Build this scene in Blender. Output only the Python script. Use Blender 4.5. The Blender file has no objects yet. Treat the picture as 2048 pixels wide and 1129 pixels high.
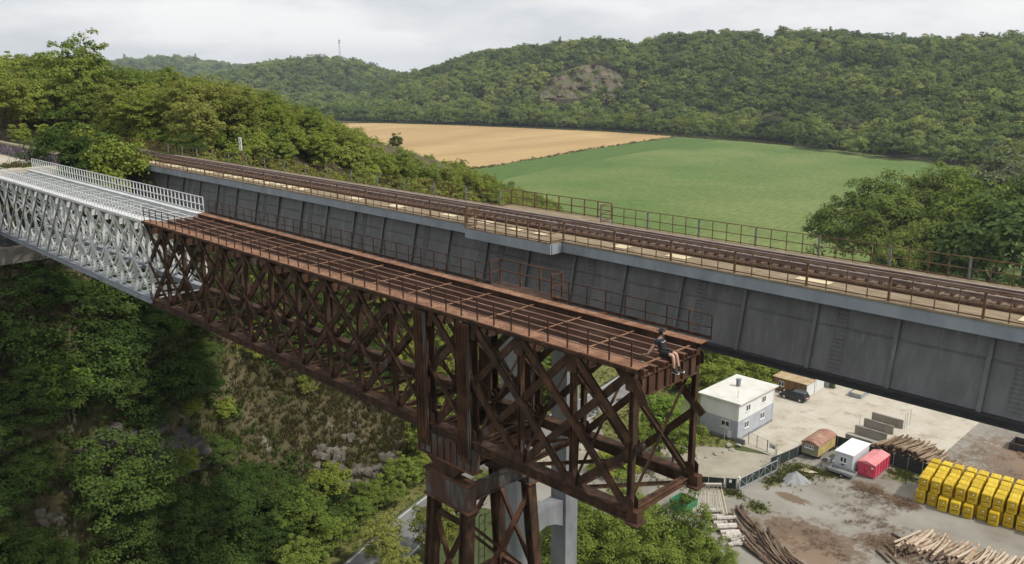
import bpy, math, random
import numpy as np
from mathutils import Vector, Matrix
HAZE = 0.00012
random.seed(7); RNG = np.random.default_rng(7)
SC = bpy.context.scene
COL = SC.collection
R = math.radians

# ------------------------------------------------------------------ camera
# world: X runs along both bridges (towards the open end), Y across them (away), Z up, valley floor at 0
CAM_Z = 52.0
F_PX = 1700.0; W_PX = 2048.0; H_PX = 1129.0; PPX = (1024.0, 564.5)
def _axes():
    a = np.array([-720.0 - PPX[0], 140.0 - PPX[1], F_PX]); a /= np.linalg.norm(a)
    d = np.array([1.0, -0.0069, 0.0]); up = np.cross(a, d); up /= np.linalg.norm(up)
    if up[1] > 0: up = -up
    X = -a; Z = up; Y = np.cross(Z, X)
    return np.array([X, Y, Z])
MW = _axes()                       # rows: world axes seen from the camera (right, down, forward)
def ray(u, v):
    return MW @ np.array([u - PPX[0], v - PPX[1], F_PX])
def G(u, v, z=0.0):                # survey point: photo pixel -> point on the level z
    d = ray(u, v); p = d * ((z - CAM_Z) / d[2]); return (float(p[0]), float(p[1]))
def px(p):
    c = MW.T @ (np.array(p, float) - np.array([0, 0, CAM_Z]))
    if c[2] < 0.1: return (-9999, -9999, -1)
    return (PPX[0] + F_PX * c[0] / c[2], PPX[1] + F_PX * c[1] / c[2], c[2])
def along(u, dist):                # point at a horizontal distance on the bearing of column u
    d = ray(u, 130.0); h = math.hypot(d[0], d[1]); return (d[0] / h * dist, d[1] / h * dist)
def zat(u, v, dist):               # height seen at pixel (u,v) at a horizontal distance
    d = ray(u, v); return CAM_Z + d[2] / math.hypot(d[0], d[1]) * dist

cam = bpy.data.cameras.new('camera'); camo = bpy.data.objects.new('camera', cam); COL.objects.link(camo)
cam.sensor_fit = 'HORIZONTAL'; cam.sensor_width = 36.0; cam.lens = 36.0 * F_PX / W_PX
cam.clip_start = 0.5; cam.clip_end = 20000
rgt = MW @ np.array([1, 0, 0]); dwn = MW @ np.array([0, 1, 0]); fwd = MW @ np.array([0, 0, 1])
camo.matrix_world = Matrix(((rgt[0], -dwn[0], -fwd[0], 0), (rgt[1], -dwn[1], -fwd[1], 0), (rgt[2], -dwn[2], -fwd[2], CAM_Z), (0, 0, 0, 1)))
SC.camera = camo

# ------------------------------------------------------------------ sky, sun, exposure
SUN_EL, SUN_DIR = 50.0, (0.93, 0.36)
wd = bpy.data.worlds.new('World'); SC.world = wd; wd.use_nodes = True
nt = wd.node_tree; nt.nodes.clear()
def N(nt, t, **kw):
    n = nt.nodes.new(t)
    for k, v in kw.items(): setattr(n, k, v)
    return n
out = N(nt, 'ShaderNodeOutputWorld'); bg = N(nt, 'ShaderNodeBackground'); bg.inputs['Strength'].default_value = 0.1
sky = N(nt, 'ShaderNodeTexSky', sky_type='NISHITA'); sky.sun_disc = False
sky.sun_elevation = R(SUN_EL); sky.sun_rotation = math.atan2(SUN_DIR[0], SUN_DIR[1]); sky.air_density = 1.0; sky.dust_density = 2.0
tc = N(nt, 'ShaderNodeTexCoord'); mp = N(nt, 'ShaderNodeMapping'); mp.inputs['Scale'].default_value = (1, 1, 3.4)
cl = N(nt, 'ShaderNodeTexNoise'); cl.inputs['Scale'].default_value = 3.2; cl.inputs['Detail'].default_value = 7; cl.inputs['Roughness'].default_value = 0.55
cr = N(nt, 'ShaderNodeValToRGB'); cr.color_ramp.elements[0].position = 0.40; cr.color_ramp.elements[0].color = (7.3, 7.6, 8.05, 1)
cr.color_ramp.elements[1].position = 0.62; cr.color_ramp.elements[1].color = (10.6, 10.6, 10.6, 1)
mx = N(nt, 'ShaderNodeMix', data_type='RGBA'); mx.inputs[0].default_value = 0.88
L = nt.links.new
L(tc.outputs['Generated'], mp.inputs['Vector']); L(mp.outputs[0], cl.inputs['Vector']); L(cl.outputs['Fac'], cr.inputs[0])
L(sky.outputs[0], mx.inputs[6]); L(cr.outputs[0], mx.inputs[7]); L(mx.outputs[2], bg.inputs['Color']); L(bg.outputs[0], out.inputs[0])
sun = bpy.data.lights.new('sun', 'SUN'); sun.energy = 3.1; sun.angle = R(3.0); sun.color = (1.0, 0.95, 0.87)
suno = bpy.data.objects.new('sun', sun); COL.objects.link(suno)
sd = Vector((SUN_DIR[0] * math.cos(R(SUN_EL)), SUN_DIR[1] * math.cos(R(SUN_EL)), math.sin(R(SUN_EL)))).normalized()
suno.rotation_euler = sd.to_track_quat('Z', 'Y').to_euler(); suno.location = (60, 20, 150)
SC.view_settings.view_transform = 'Standard'; SC.view_settings.look = 'None'; SC.view_settings.exposure = 0.0; SC.view_settings.gamma = 1.0
SC.view_settings.use_curve_mapping = False
SC.render.engine = 'CYCLES'
cy = SC.cycles; cy.use_denoising = True; cy.max_bounces = 5; cy.diffuse_bounces = 3; cy.glossy_bounces = 2; cy.transmission_bounces = 3; cy.transparent_max_bounces = 4
cy.caustics_reflective = False; cy.caustics_refractive = False; cy.volume_bounces = 0
SC.render.film_transparent = False

# ------------------------------------------------------------------ materials
MATS = {}
def base_mat(name):
    m = bpy.data.materials.new(name); m.use_nodes = True
    t = m.node_tree; b = t.nodes['Principled BSDF']; MATS[name] = m
    return m, t, b
def mat(name, stops, scale=1.0, rough=0.85, bump=0.0, bscale=None, stretch=(1, 1, 1), detail=6, metal=0.0, spec=0.3, coord='Object', pos=None, rnd=0.0, bdist=0.02):
    """noise-driven colour ramp; stops = colours from low to high"""
    m, t, b = base_mat(name); lk = t.links.new
    c = N(t, 'ShaderNodeTexCoord'); mpp = N(t, 'ShaderNodeMapping'); mpp.inputs['Scale'].default_value = stretch
    n = N(t, 'ShaderNodeTexNoise'); n.inputs['Scale'].default_value = scale; n.inputs['Detail'].default_value = detail; n.inputs['Roughness'].default_value = 0.6
    lk(c.outputs[coord], mpp.inputs[0]); lk(mpp.outputs[0], n.inputs['Vector'])
    r = N(t, 'ShaderNodeValToRGB'); el = r.color_ramp.elements
    k = len(stops); ps = pos or [0.3 + 0.4 * i / max(1, k - 1) for i in range(k)]
    el[0].position = ps[0]; el[0].color = (*stops[0], 1)
    el[1].position = ps[-1]; el[1].color = (*stops[-1], 1)
    for i in range(1, k - 1):
        e = el.new(ps[i]); e.color = (*stops[i], 1)
    fac = n.outputs['Fac']
    if rnd:
        oi = N(t, 'ShaderNodeObjectInfo'); ma = N(t, 'ShaderNodeMath', operation='MULTIPLY_ADD'); ma.inputs[1].default_value = rnd; 
        lk(oi.outputs['Random'], ma.inputs[0]); sb = N(t, 'ShaderNodeMath', operation='SUBTRACT'); sb.inputs[1].default_value = rnd / 2
        lk(fac, sb.inputs[0]); lk(sb.outputs[0], ma.inputs[2]); fac = ma.outputs[0]
    lk(fac, r.inputs[0]); lk(r.outputs[0], b.inputs['Base Color'])
    b.inputs['Roughness'].default_value = rough; b.inputs['Metallic'].default_value = metal; b.inputs['Specular IOR Level'].default_value = spec
    if bump:
        n2 = N(t, 'ShaderNodeTexNoise'); n2.inputs['Scale'].default_value = bscale or scale * 6; n2.inputs['Detail'].default_value = 4
        lk(c.outputs[coord], n2.inputs['Vector'])
        bp = N(t, 'ShaderNodeBump'); bp.inputs['Strength'].default_value = bump; bp.inputs['Distance'].default_value = bdist
        lk(n2.outputs['Fac'], bp.inputs['Height']); lk(bp.outputs[0], b.inputs['Normal'])
    return m
def overlay(m, colour, scale, lo, hi, stretch=(1, 1, 1), strength=1.0, kind='noise'):
    """patches of another colour (wear, stains, old paint) over a material"""
    t = m.node_tree; lk = t.links.new; b = t.nodes['Principled BSDF']
    src = b.inputs['Base Color'].links[0].from_socket
    c = N(t, 'ShaderNodeTexCoord'); mpp = N(t, 'ShaderNodeMapping'); mpp.inputs['Scale'].default_value = stretch; mpp.inputs['Location'].default_value = (3.7, 1.3, 9.1)
    lk(c.outputs['Object'], mpp.inputs[0])
    if kind == 'noise':
        n = N(t, 'ShaderNodeTexNoise'); n.inputs['Detail'].default_value = 5; n.inputs['Roughness'].default_value = 0.65
    else:
        n = N(t, 'ShaderNodeTexVoronoi'); 
    n.inputs['Scale'].default_value = scale; lk(mpp.outputs[0], n.inputs['Vector'])
    rr = N(t, 'ShaderNodeMapRange'); rr.inputs['From Min'].default_value = lo; rr.inputs['From Max'].default_value = hi; rr.inputs['To Max'].default_value = strength
    lk(n.outputs[0], rr.inputs['Value'])
    x = N(t, 'ShaderNodeMix', data_type='RGBA'); lk(rr.outputs[0], x.inputs[0]); lk(src, x.inputs[6]); x.inputs[7].default_value = (*colour, 1)
    lk(x.outputs[2], b.inputs['Base Color'])
    return m
def rivets(m, pitch, depth=0.6):
    """fine relief of rivet heads"""
    t = m.node_tree; lk = t.links.new; b = t.nodes['Principled BSDF']
    c = N(t, 'ShaderNodeTexCoord'); v = N(t, 'ShaderNodeTexVoronoi'); v.inputs['Scale'].default_value = 1.0 / pitch; v.inputs['Randomness'].default_value = 0.12
    lk(c.outputs['Object'], v.inputs['Vector'])
    rr = N(t, 'ShaderNodeMapRange'); rr.inputs['From Min'].default_value = 0.28; rr.inputs['From Max'].default_value = 0.16
    lk(v.outputs['Distance'], rr.inputs['Value'])
    bp = N(t, 'ShaderNodeBump'); bp.inputs['Strength'].default_value = depth; bp.inputs['Distance'].default_value = 0.02
    lk(rr.outputs[0], bp.inputs['Height']); lk(bp.outputs[0], b.inputs['Normal'])
    return m
def plain(name, col, rough=0.6, metal=0.0, var=0.15, scale=3.0, spec=0.4):
    lo = tuple(c * (1 - var) for c in col); hi = tuple(min(1, c * (1 + var)) for c in col)
    return mat(name, [lo, hi], scale=scale, rough=rough, metal=metal, spec=spec)

rust = mat('rust', [(0.021, 0.0125, 0.009), (0.052, 0.028, 0.017), (0.115, 0.058, 0.032)], scale=2.4, rough=0.9, bump=0.3, stretch=(1, 1, 0.5))
overlay(rust, (0.13, 0.125, 0.125), 0.9, 0.63, 0.72, (1, 1, 0.45), 0.55)
rust2 = mat('rust_red', [(0.04, 0.022, 0.015), (0.09, 0.044, 0.026), (0.16, 0.078, 0.044)], scale=1.2, rough=0.9, bump=0.3)
rustp = mat('rust_plate', [(0.13, 0.062, 0.034), (0.225, 0.115, 0.064), (0.32, 0.18, 0.105)], scale=1.8, rough=0.9)
overlay(rustp, (0.10, 0.035, 0.024), 5.2, 0.34, 0.18, (1, 1, 1), 0.7, 'voronoi'); rivets(rustp, 0.16, 0.8)
overlay(rustp, (0.42, 0.30, 0.2), 0.35, 0.62, 0.75, (1, 2, 1), 0.6)
rusts = mat('rust_stringer', [(0.085, 0.042, 0.028), (0.16, 0.085, 0.058), (0.27, 0.168, 0.125)], scale=1.0, rough=0.8, stretch=(0.4, 2, 2))
rustg = mat('rust_rail', [(0.09, 0.045, 0.026), (0.15, 0.085, 0.045), (0.19, 0.125, 0.06)], scale=1.5, rough=0.85)
greyst = mat('weathered_paint_steel', [(0.055, 0.036, 0.03), (0.10, 0.095, 0.095), (0.15, 0.16, 0.165)], scale=1.3, rough=0.7, stretch=(2.5, 2.5, 0.35), pos=[0.35, 0.5, 0.7])
overlay(greyst, (0.075, 0.036, 0.026), 0.8, 0.42, 0.56, (1.5, 1.5, 0.6), 0.9)
white = mat('white_paint', [(0.42, 0.43, 0.42), (0.58, 0.59, 0.58), (0.68, 0.69, 0.68)], scale=1.2, rough=0.55, stretch=(1, 1, 0.4), pos=[0.25, 0.45, 0.7])
overlay(white, (0.33, 0.32, 0.29), 1.1, 0.60, 0.78, (1.5, 1.5, 0.4), 0.6)
whiteg = mat('shaded_white_paint', [(0.22, 0.23, 0.23), (0.36, 0.38, 0.38), (0.5, 0.52, 0.52)], scale=1.1, rough=0.6, stretch=(1, 1, 0.4))  # darker copy of the white: shade on the near diagonals put into colour
steelg = mat('light_grey_steel', [(0.22, 0.24, 0.27), (0.28, 0.305, 0.34), (0.33, 0.355, 0.385)], scale=0.9, rough=0.55, stretch=(1, 1, 0.5))
overlay(steelg, (0.09, 0.085, 0.08), 0.8, 0.63, 0.72, (1.2, 1.2, 0.3), 0.65)
web = mat('dark_grey_web', [(0.10, 0.098, 0.10), (0.128, 0.126, 0.129), (0.165, 0.163, 0.167)], scale=0.8, rough=0.42, spec=0.45, stretch=(1.6, 1.6, 0.45))
overlay(web, (0.30, 0.31, 0.33), 1.4, 0.54, 0.82, (2.6, 2.6, 0.14), 0.45)
overlay(web, (0.05, 0.047, 0.046), 1.2, 0.58, 0.8, (2.4, 2.4, 0.15), 0.5)
darkst = plain('dark_steel', (0.04, 0.04, 0.043), 0.5, 0.0, 0.3)
conc = mat('pier_concrete', [(0.16, 0.165, 0.175), (0.225, 0.235, 0.245), (0.30, 0.305, 0.31)], scale=0.7, rough=0.9, stretch=(1, 1, 0.4), bump=0.15)
deckm = mat('walkway_boards', [(0.16, 0.12, 0.075), (0.25, 0.19, 0.12), (0.31, 0.26, 0.18)], scale=2.0, rough=0.9, stretch=(0.5, 2, 1))
cream = mat('new_walkway_plate', [(0.54, 0.45, 0.28), (0.66, 0.57, 0.38)], scale=2.0, rough=0.7)
sleeperm = mat('sleeper_wood', [(0.06, 0.036, 0.024), (0.11, 0.068, 0.046), (0.15, 0.10, 0.075)], scale=3.0, rough=0.95, rnd=0.3)
railm = mat('rail_steel', [(0.16, 0.10, 0.075), (0.24, 0.17, 0.14), (0.3, 0.23, 0.2)], scale=1.0, rough=0.5, metal=0.2)
railtop = plain('rail_head', (0.42, 0.37, 0.35), 0.35, 0.6)
stone = mat('abutment_stone', [(0.16, 0.125, 0.085), (0.25, 0.2, 0.14), (0.33, 0.27, 0.2)], scale=1.5, rough=0.95, bump=0.5, rnd=0.4)
coping = mat('coping_stone', [(0.13, 0.115, 0.10), (0.2, 0.18, 0.16), (0.25, 0.23, 0.2)], scale=1.0, rough=0.95, bump=0.3)
asphalt = mat('asphalt', [(0.15, 0.148, 0.145), (0.2, 0.198, 0.192), (0.25, 0.245, 0.235)], scale=0.4, rough=0.95, bump=0.1, bscale=20)
linep = plain('road_line_paint', (0.6, 0.6, 0.57), 0.8)
gravelm = mat('gravel_ground', [(0.19, 0.172, 0.135), (0.265, 0.247, 0.208), (0.32, 0.302, 0.262)], scale=0.16, rough=0.95, bump=0.4, bscale=6, detail=9)
def patches(m, colour, spots, rag=0.9):
    """worn ground of another colour round given spots (x, y, rx, ry), ragged by noise"""
    t = m.node_tree; lk = t.links.new; b = t.nodes['Principled BSDF']; src = b.inputs['Base Color'].links[0].from_socket
    c = N(t, 'ShaderNodeTexCoord'); n = N(t, 'ShaderNodeTexNoise'); n.inputs['Scale'].default_value = 0.8; n.inputs['Detail'].default_value = 12; n.inputs['Roughness'].default_value = 0.78; lk(c.outputs['Object'], n.inputs['Vector'])
    best = None
    for (x, y, rx, ry) in spots:
        mp = N(t, 'ShaderNodeMapping', vector_type='POINT'); mp.inputs['Scale'].default_value = (1 / rx, 1 / ry, 0); mp.inputs['Location'].default_value = (-x / rx, -y / ry, 0); lk(c.outputs['Object'], mp.inputs[0])
        ln = N(t, 'ShaderNodeVectorMath', operation='LENGTH'); lk(mp.outputs[0], ln.inputs[0])
        if best is None: best = ln.outputs['Value']
        else:
            mi = N(t, 'ShaderNodeMath', operation='MINIMUM'); lk(best, mi.inputs[0]); lk(ln.outputs['Value'], mi.inputs[1]); best = mi.outputs[0]
    ad = N(t, 'ShaderNodeMath', operation='MULTIPLY_ADD'); ad.inputs[1].default_value = rag * 2.2; lk(n.outputs['Fac'], ad.inputs[0]); lk(best, ad.inputs[2])
    rr = N(t, 'ShaderNodeMapRange'); rr.inputs['From Min'].default_value = 1.15 + rag * 1.1; rr.inputs['From Max'].default_value = 0.75 + rag * 1.1; rr.inputs['To Max'].default_value = 0.92; lk(ad.outputs[0], rr.inputs['Value'])
    x_ = N(t, 'ShaderNodeMix', data_type='RGBA'); lk(rr.outputs[0], x_.inputs[0]); lk(src, x_.inputs[6]); x_.inputs[7].default_value = (*colour, 1); lk(x_.outputs[2], b.inputs['Base Color'])
patches(gravelm, (0.155, 0.105, 0.07), [(-37, 83.5, 6.5, 4.2), (-33.5, 99.5, 2.6, 1.2), (-37.4, 100.2, 2.2, 1.6), (-18, 121, 15, 11), (-30, 88.5, 4, 2.2), (-24, 111, 9, 3.5), (-43, 91, 2.2, 1.0)], 1.5)
patches(gravelm, (0.225, 0.16, 0.11), [(-36, 81, 4, 2.6), (-22, 124, 8, 7)], 1.1)
patches(gravelm, (0.125, 0.135, 0.045), [(-45.8, 97.5, 2.6, 3.2), (-43.2, 100, 2.2, 1.2), (-49, 87, 1.6, 1.0), (-35.8, 106.5, 2.0, 2.2), (-46.8, 93.5, 1.2, 2.0), (-45, 86, 1.5, 1.4)], 1.9)
overlay(gravelm, (0.13, 0.14, 0.05), 0.2, 0.62, 0.74, (1, 1, 1), 0.5)
dirtm = mat('bark_dirt', [(0.10, 0.058, 0.038), (0.17, 0.105, 0.07), (0.23, 0.165, 0.12)], scale=0.35, rough=1.0, bump=0.5, bscale=5, detail=10)
slabm = mat('yard_concrete', [(0.40, 0.355, 0.27), (0.49, 0.445, 0.36), (0.54, 0.5, 0.42)], scale=0.22, rough=0.9, detail=9)
overlay(slabm, (0.27, 0.21, 0.13), 0.35, 0.55, 0.72, (1, 1, 1), 0.75); overlay(slabm, (0.2, 0.17, 0.12), 0.9, 0.62, 0.68, (0.35, 2.5, 1), 0.6)
grassm = mat('mown_grass', [(0.10, 0.105, 0.03), (0.16, 0.165, 0.045), (0.22, 0.21, 0.08)], scale=0.5, rough=1.0, bump=0.6, bscale=9, detail=8)
groundm = mat('valley_meadow', [(0.045, 0.06, 0.02), (0.08, 0.10, 0.035), (0.12, 0.13, 0.06)], scale=0.05, rough=1.0, bump=0.4, bscale=1.5, detail=9)
wheatm = mat('wheat', [(0.34, 0.215, 0.095), (0.42, 0.285, 0.125), (0.48, 0.345, 0.165)], scale=0.02, rough=1.0, bump=0.5, bscale=1.2, stretch=(1, 0.25, 1), detail=9, bdist=0.3)
overlay(wheatm, (0.30, 0.20, 0.10), 0.05, 0.52, 0.70, (1.0, 0.16, 1), 0.5); overlay(wheatm, (0.55, 0.42, 0.2), 0.03, 0.55, 0.72, (0.5, 0.3, 1), 0.6)
hill_soil = mat('hill_soil', [(0.03, 0.036, 0.016), (0.06, 0.06, 0.025), (0.10, 0.085, 0.04)], scale=0.06, rough=1.0, detail=8)
# ------------------------------------------------------------------ mesh builder and scene helpers
class MB:
    def __init__(s): s.v = []; s.f = []; s.mi = []
    def quad_strip(s, rings, close=True, cap=True, mi=0):
        n = len(rings[0]); b = len(s.v)
        for r in rings: s.v += [tuple(map(float, p)) for p in r]
        for i in range(len(rings) - 1):
            for j in range(n if close else n - 1):
                s.f.append((b + i * n + j, b + i * n + (j + 1) % n, b + (i + 1) * n + (j + 1) % n, b + (i + 1) * n + j)); s.mi.append(mi)
        if cap:
            s.f.append(tuple(b + j for j in reversed(range(n)))); s.mi.append(mi)
            s.f.append(tuple(b + (len(rings) - 1) * n + j for j in range(n))); s.mi.append(mi)
        return s
    def box(s, x0, x1, y0, y1, z0, z1, mi=0):
        r = lambda z: [(x0, y0, z), (x1, y0, z), (x1, y1, z), (x0, y1, z)]
        return s.quad_strip([r(z0), r(z1)], mi=mi)
    def prism(s, poly, z0, z1, mi=0):
        return s.quad_strip([[(x, y, z0) for x, y in poly], [(x, y, z1) for x, y in poly]], mi=mi)
    def frame(s, p0, p1, up=(0, 0, 1)):
        a = Vector(p0); b = Vector(p1); d = (b - a).normalized(); u = Vector(up)
        if abs(d.dot(u)) > 0.99: u = Vector((0, 1, 0)) if abs(d.y) < 0.9 else Vector((1, 0, 0))
        side = d.cross(u).normalized(); u = side.cross(d).normalized()
        return a, b, side, u
    def prof(s, p0, p1, pts, up=(0, 0, 1), mi=0):
        a, b, sd_, u = s.frame(p0, p1, up)
        return s.quad_strip([[a + sd_ * x + u * y for x, y in pts], [b + sd_ * x + u * y for x, y in pts]], mi=mi)
    def beam(s, p0, p1, w, h, up=(0, 0, 1), mi=0):
        w /= 2; h /= 2
        return s.prof(p0, p1, [(-w, -h), (w, -h), (w, h), (-w, h)], up, mi)
    def ibeam(s, p0, p1, w, h, tf=0.03, tw=0.03, up=(0, 0, 1), mi=0):
        w /= 2; h /= 2; q = tw / 2
        return s.prof(p0, p1, [(-w, -h), (w, -h), (w, -h + tf), (q, -h + tf), (q, h - tf), (w, h - tf), (w, h), (-w, h), (-w, h - tf), (-q, h - tf), (-q, -h + tf), (-w, -h + tf)], up, mi)
    def chan(s, p0, p1, w, h, t=0.03, up=(0, 0, 1), mi=0):      # U section open downwards
        w /= 2
        return s.prof(p0, p1, [(-w, -h), (-w + t, -h), (-w + t, -t), (w - t, -t), (w - t, -h), (w, -h), (w, 0), (-w, 0)], up, mi)
    def angle(s, p0, p1, w, t=0.025, up=(0, 0, 1), mi=0):
        return s.prof(p0, p1, [(0, 0), (w, 0), (w, t), (t, t), (t, w), (0, w)], up, mi)
    def tube(s, p0, p1, r0, r1=None, n=8, mi=0, cap=True):
        a, b, sd_, u = s.frame(p0, p1); r1 = r0 if r1 is None else r1
        ring = lambda c, r: [c + sd_ * (r * math.cos(2 * math.pi * k / n)) + u * (r * math.sin(2 * math.pi * k / n)) for k in range(n)]
        return s.quad_strip([ring(a, r0), ring(b, r1)], cap=cap, mi=mi)
    def path(s, pts, rad, n=7, mi=0):
        rings = []
        for i, p in enumerate(pts):
            p = Vector(p); d = (Vector(pts[min(i + 1, len(pts) - 1)]) - Vector(pts[max(i - 1, 0)])).normalized()
            u = Vector((0, 0, 1)) if abs(d.z) < 0.9 else Vector((1, 0, 0)); sd_ = d.cross(u).normalized(); u = sd_.cross(d)
            r = rad[i] if hasattr(rad, '__len__') else rad
            rings.append([p + sd_ * (r * math.cos(2 * math.pi * k / n)) + u * (r * math.sin(2 * math.pi * k / n)) for k in range(n)])
        return s.quad_strip(rings, mi=mi)
    def mesh(s, name, mats, off=(0, 0, 0), smooth=False):
        me = bpy.data.meshes.new(name); o = off
        me.from_pydata([(x - o[0], y - o[1], z - o[2]) for x, y, z in s.v], [], s.f)
        for m in (mats if isinstance(mats, (list, tuple)) else [mats]): me.materials.append(m)
        if any(s.mi): me.polygons.foreach_set('material_index', s.mi)
        if smooth: me.polygons.foreach_set('use_smooth', [True] * len(me.polygons))
        me.update(); return me
    def build(s, name, mats, parent=None, smooth=False, kind=None):
        off = WL.get(parent.name, (0, 0, 0)) if parent else (0, 0, 0)
        return link(name, s.mesh(name, mats, off, smooth), parent, kind=kind)
WL = {}
ORD = ['first', 'second', 'third', 'fourth', 'fifth', 'sixth', 'seventh', 'eighth', 'ninth', 'tenth', 'eleventh', 'twelfth', 'thirteenth', 'fourteenth', 'fifteenth', 'sixteenth', 'seventeenth', 'eighteenth', 'nineteenth', 'twentieth'] + ['twenty-' + w for w in ('first', 'second', 'third', 'fourth', 'fifth', 'sixth', 'seventh', 'eighth', 'ninth')] + ['thirtieth'] + ['thirty-' + w for w in ('first', 'second', 'third', 'fourth', 'fifth', 'sixth', 'seventh', 'eighth', 'ninth')] + ['fortieth'] + ['forty-' + w for w in ('first', 'second', 'third', 'fourth', 'fifth', 'sixth', 'seventh', 'eighth', 'ninth')] + ['fiftieth'] + ['fifty-' + w for w in ('first', 'second', 'third', 'fourth', 'fifth', 'sixth')]
def link(name, data, parent=None, loc=None, rz=0.0, kind=None):
    o = bpy.data.objects.new(name, data); COL.objects.link(o)
    if parent is not None: o.parent = parent; WL[o.name] = WL.get(parent.name, (0, 0, 0))
    if loc is not None:
        off = WL.get(parent.name, (0, 0, 0)) if parent else (0, 0, 0)
        o.location = (loc[0] - off[0], loc[1] - off[1], loc[2] - off[2])
    if rz: o.rotation_euler[2] = rz
    if kind: o['kind'] = kind
    return o
def tag(o, label, cat, group=None):
    o['label'] = label; o['category'] = cat
    if group: o['group'] = group
    return o
def thing(name, label, cat, loc=(0, 0, 0), group=None):
    o = bpy.data.objects.new(name, None); COL.objects.link(o); o.empty_display_size = 0.2
    o.location = loc; WL[o.name] = tuple(loc); tag(o, label, cat, group); return o
def one(name, mb, m, label, cat, group=None, smooth=False):
    return tag(mb.build(name, m, None, smooth), label, cat, group)
def structure(name, mb, m, smooth=False):
    return mb.build(name, m, None, smooth, 'structure')
def copy_tree(o, loc, rz=0.0, scale=None, label=None, group=None):
    c = o.copy(); COL.objects.link(c); c.location = loc; c.rotation_euler = (0, 0, rz)
    if scale is not None: c.scale = scale if hasattr(scale, '__len__') else (scale,) * 3
    if label: c['label'] = label
    if group: c['group'] = group
    for ch in o.children:
        d = ch.copy(); COL.objects.link(d); d.parent = c
        for g in ch.children:
            e = g.copy(); COL.objects.link(e); e.parent = d
    return c
def vnoise(x, y, s, seed=0):
    """smooth value noise on arrays"""
    x = np.asarray(x, float) / s + seed * 17.3; y = np.asarray(y, float) / s + seed * 7.7
    xi = np.floor(x).astype(np.int64); yi = np.floor(y).astype(np.int64); fx = x - xi; fy = y - yi
    fx = fx * fx * (3 - 2 * fx); fy = fy * fy * (3 - 2 * fy)
    def h(a, b):
        n = (a * 374761393 + b * 668265263 + seed * 1442695) & 0x7fffffff
        n = ((n ^ (n >> 13)) * 1274126177) & 0x7fffffff
        return ((n ^ (n >> 16)) & 0xffff) / 65535.0
    return (h(xi, yi) * (1 - fx) + h(xi + 1, yi) * fx) * (1 - fy) + (h(xi, yi + 1) * (1 - fx) + h(xi + 1, yi + 1) * fx) * fy
def fbm(x, y, s, seed=0, o=4):
    t = 0; a = 1; n = 0
    for k in range(o):
        t = t + a * vnoise(x, y, s / 2 ** k, seed + k); n += a; a *= 0.5
    return t / n - 0.5
def grid_mesh(name, X, Y, Z, m, kind='structure', smooth=True):
    r, c = X.shape; v = np.stack([X, Y, Z], -1).reshape(-1, 3)
    i = np.arange(r * c).reshape(r, c)
    f = np.stack([i[:-1, :-1], i[:-1, 1:], i[1:, 1:], i[1:, :-1]], -1).reshape(-1, 4)
    return np_mesh(name, v, f, m, kind, smooth)
def np_data(name, v, f, m, smooth=False):
    me = bpy.data.meshes.new(name); k = f.shape[1]
    me.vertices.add(len(v)); me.vertices.foreach_set('co', np.ascontiguousarray(v, dtype=np.float32).ravel())
    me.loops.add(f.size); me.loops.foreach_set('vertex_index', np.ascontiguousarray(f, dtype=np.int32).ravel())
    me.polygons.add(len(f)); me.polygons.foreach_set('loop_start', np.arange(0, f.size, k, dtype=np.int32))
    me.polygons.foreach_set('use_smooth', np.full(len(f), smooth))
    me.materials.append(m); me.update(calc_edges=True); me.validate(); return me
def np_mesh(name, v, f, m, kind=None, smooth=False):
    return link(name, np_data(name, v, f, m, smooth), None, kind=kind)
# ------------------------------------------------------------------ terrain
slope_m = mat('hillside_earth', [(0.04, 0.044, 0.016), (0.068, 0.062, 0.026), (0.105, 0.088, 0.045), (0.135, 0.112, 0.062)], scale=0.13, rough=1.0, bump=0.8, bscale=2.2, detail=10, bdist=0.25)
overlay(slope_m, (0.24, 0.22, 0.2), 0.22, 0.60, 0.68, (1, 1, 1), 0.8)
def foot_x(Y): return np.interp(Y, [-150, -60, 0, 21, 45, 60, 85, 108, 150, 200, 240, 265, 280, 295, 340, 430, 620], [-48, -54, -62, -67, -75.5, -80, -86, -92, -122, -168, -222, -285, -355, -430, -540, -760, -1200])
def run_w(Y): return np.interp(Y, [0, 60, 108, 150, 240, 330, 430], [32, 32, 42, 64, 115, 190, 260])
def top_h(Y): return np.interp(Y, [0, 20, 60, 100, 150, 200, 240, 265, 330, 430, 600], [46, 43, 42, 36, 25, 13, 4, 0.4, 0.1, 0.1, 0.1])
def hill_z(X, Y):
    X = np.asarray(X, float); Y = np.asarray(Y, float)
    s = foot_x(Y) - X + 9.0 * fbm(X, Y, 34, 3) * np.clip((foot_x(Y) - X) / 6, 0, 1)
    t = np.clip(s / run_w(Y), 0, 1)
    z = top_h(Y) * np.sin(t * math.pi / 2) ** 1.2 + np.clip(s - run_w(Y), 0, 400) * 0.035 * np.clip(top_h(Y) / 12 - 0.1, 0, 1)
    z = z + 3.0 * fbm(X, Y, 14, 5) * np.clip(s / 8, 0, 1) * np.clip(top_h(Y) / 12 - 0.05, 0, 1)
    # the two track beds are levelled where they leave the bridges
    lv = np.clip((-90.5 - X) / 4, 0, 1) * np.clip((Y - 15) / 4, 0, 1) * np.clip((47 - Y) / 5, 0, 1)
    z = z * (1 - lv) + 42.05 * lv
    # ground stays under the bridges
    cap = np.clip((X + 88) / 6, 0, 1)
    z = np.where((Y > 17) & (Y < 30) & (X > -92), np.minimum(z, 35.5 - 10 * cap), z)
    z = np.where((Y >= 30) & (Y < 45) & (X > -93), np.minimum(z, 36.5 - 5 * cap), z)
    return np.where((s <= 0) | (z < 0.08), -0.6, z)
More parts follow.
